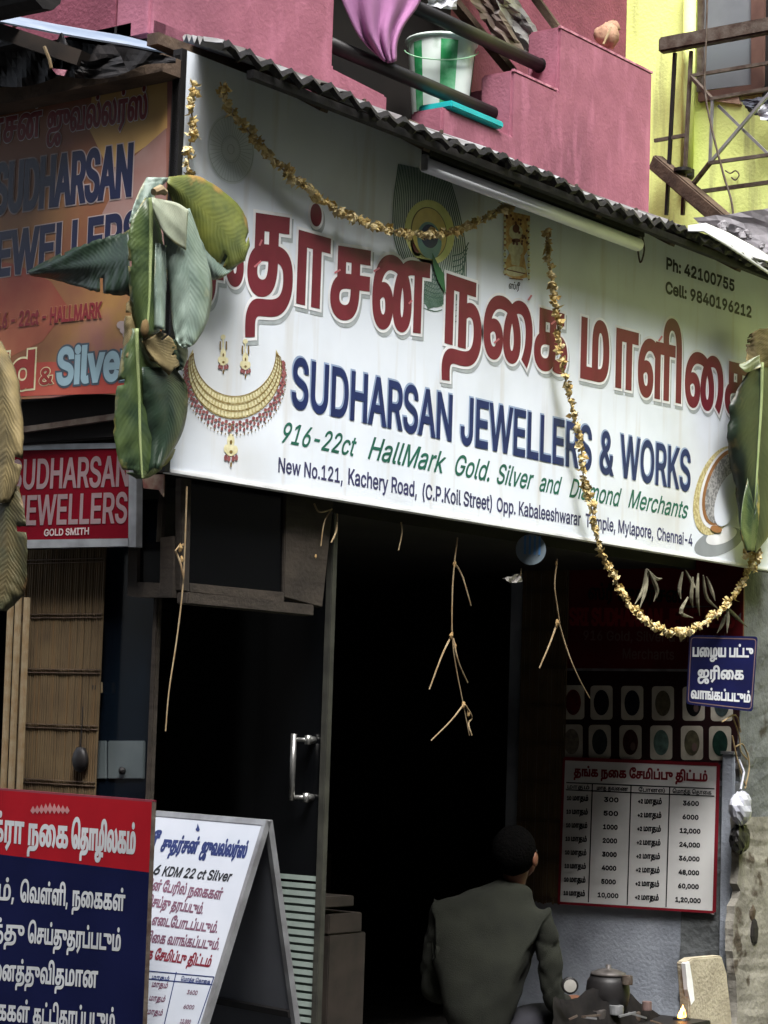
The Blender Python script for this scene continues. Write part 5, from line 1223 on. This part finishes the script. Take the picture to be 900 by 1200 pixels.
# ------------------------------------------------------------------ hanging dry strings (old toran stems)
def toran(label, strands, knots, y, name='dry_string', group='dried toran strings under the sign'):
    p0 = PY(*strands[0][0][:2], y); t_ = thing(name, label, 'string', p0, group)
    for i, s_ in enumerate(strands):
        P = catmull(s_, 5); w = .0030 if i == 0 else .0038
        MB().tube([PY(q[0], q[1], y+.01*math.sin(k_*.4+i)*(i > 0)) for k_, q in enumerate(P)], [w*(1-.35*k_/len(P)) for k_ in range(len(P))], 5).build('strand' if i == 0 else 'stem', m_string, t_)
    for (x, yy, r) in knots: MB().blob(PY(x, yy, y), r, 8, .25, (.8, .6, 1.2)).build('knot', mat('dry_knot_tan', (166, 140, 96), .9, c2=(120, 94, 60), ns=50), t_)
toran('long pale string with a torn brown leaf hanging below the banana leaf', [[(219, 570), (217, 630), (214, 690), (207, 750), (198, 810), (194, 857)], [(216, 638), (210, 640), (205, 646)], [(206, 646), (212, 662), (215, 682)]], [(211, 642, .012), (213, 655, .009)], .0)
toran('triple knotted dry stems hanging in the middle of the dark doorway', [[(536, 630), (532, 665), (530, 700), (530, 745), (534, 780), (543, 826), (550, 862)], [(533, 660), (542, 676), (552, 710)], [(529, 745), (518, 768), (503, 808)], [(531, 748), (537, 775), (548, 800)], [(543, 826), (528, 845), (505, 868)], [(545, 826), (553, 840), (549, 848), (553, 862)]], [(533, 661, .011), (529, 745, .012), (533, 757, .010), (543, 826, .012), (549, 836, .010)], .06)
toran('forked dry stem hanging in front of the right bamboo blind', [[(653, 655), (650, 685), (653, 710), (656, 730)], [(655, 730), (664, 760), (676, 790), (691, 818)], [(653, 730), (644, 755), (632, 783)]], [(653, 730, .013), (652, 660, .008)], .06)
toran('short curved dry twig hanging under the middle of the sign edge', [[(470, 612), (471, 625), (467, 645)]], [], .04)
toran('pair of short dry twigs hanging under the sign near the transom window', [[(389, 596), (380, 612), (376, 640)], [(395, 602), (394, 622), (388, 636)], [(368, 590), (374, 600), (389, 597)]], [(370, 652, .006)], .04)
def drycl(label, items, y):
    t_ = thing('dry_leaf_cluster', label, 'leaves', PY(*items[0][0], y), 'dried leaf clusters under the sign')
    for i, q in enumerate(items):
        P = catmull(q, 4); n = len(P)
        MB().tube([PY(p[0], p[1], y+.012*math.sin(i*2+k_*.3)) for k_, p in enumerate(P)], [max(.0015, .0095*math.sin(math.pi*min(1, .12+.86*k_/(n-1)))) for k_ in range(n)], 6).build('leaf', m_dl, t_)
m_dl = mat('withered_leaf', (120, 116, 98), .85, c2=(84, 80, 66), ns=30)
drycl('small cluster of withered leaves left of the garland loop below the sign', [[(757, 667), (754, 690), (744, 708)], [(759, 667), (756, 692), (750, 712)], [(760, 668), (770, 690), (766, 705)], [(758, 667), (768, 678), (776, 678)], [(760, 670), (766, 680), (770, 700)]], .02)
drycl('wide cluster of withered leaves inside the garland loop above the blue plate', [[(800, 670), (796, 690), (798, 702)], [(803, 668), (812, 685), (815, 690)], [(818, 672), (817, 700), (820, 722)], [(824, 674), (828, 700), (842, 714)], [(828, 676), (834, 692), (838, 704)], [(806, 700), (798, 718), (812, 724)], [(812, 676), (810, 700), (812, 712)]], .02)
drycl('few long withered stems splayed just over the blue plate', [[(852, 712), (862, 722), (876, 735)], [(852, 712), (853, 725), (852, 742)], [(852, 712), (838, 722), (826, 728)], [(850, 720), (846, 732), (840, 742)]], .05)
# disc and scrap
cdm = thing('round_white_disc', 'round white disc with blue stripes peeping out under the sign', 'disc', PY(622, 640, .06))
c = PY(622, 644, .06); dn = Vector((-.72, -.69, -.05))
MB().lathe(c, [(.001, 0), (.062, 0), (.062, .004), (.001, .0042)], 36, dn).build('disc', mat('disc_white', (120, 132, 138), .4, c2=(96, 108, 116), ns=6), cdm)
xx = Vector((.69, -.72, 0))
for i in range(4):
    s_ = Vector(c)+xx*(-.03+.02*i)+dn*.007; MB().add([s_+Vector((0, 0, .055)), s_+xx*.009+Vector((0, 0, .055)), s_+xx*.009+Vector((0, 0, -.02)), s_+Vector((0, 0, -.02))], [(0, 1, 2, 3)]).build('blue_stripe', mat('disc_blue', (70, 120, 170), .4), cdm)
ws = thing('white_paper_scrap', 'small crumpled white paper scrap hanging below the round disc', 'paper', PY(602, 680, .1))
crumple([(590, 678), (608, 672), (613, 680), (597, 684)], 1, .1, 4, 4, .01, 'scrap', mat('paper_white', (200, 196, 192), .7), ws, 4)
MB().tube([PY(610, 676, .1), PY(611, 666, .1)], .003, 5).build('tie', m_string, ws)
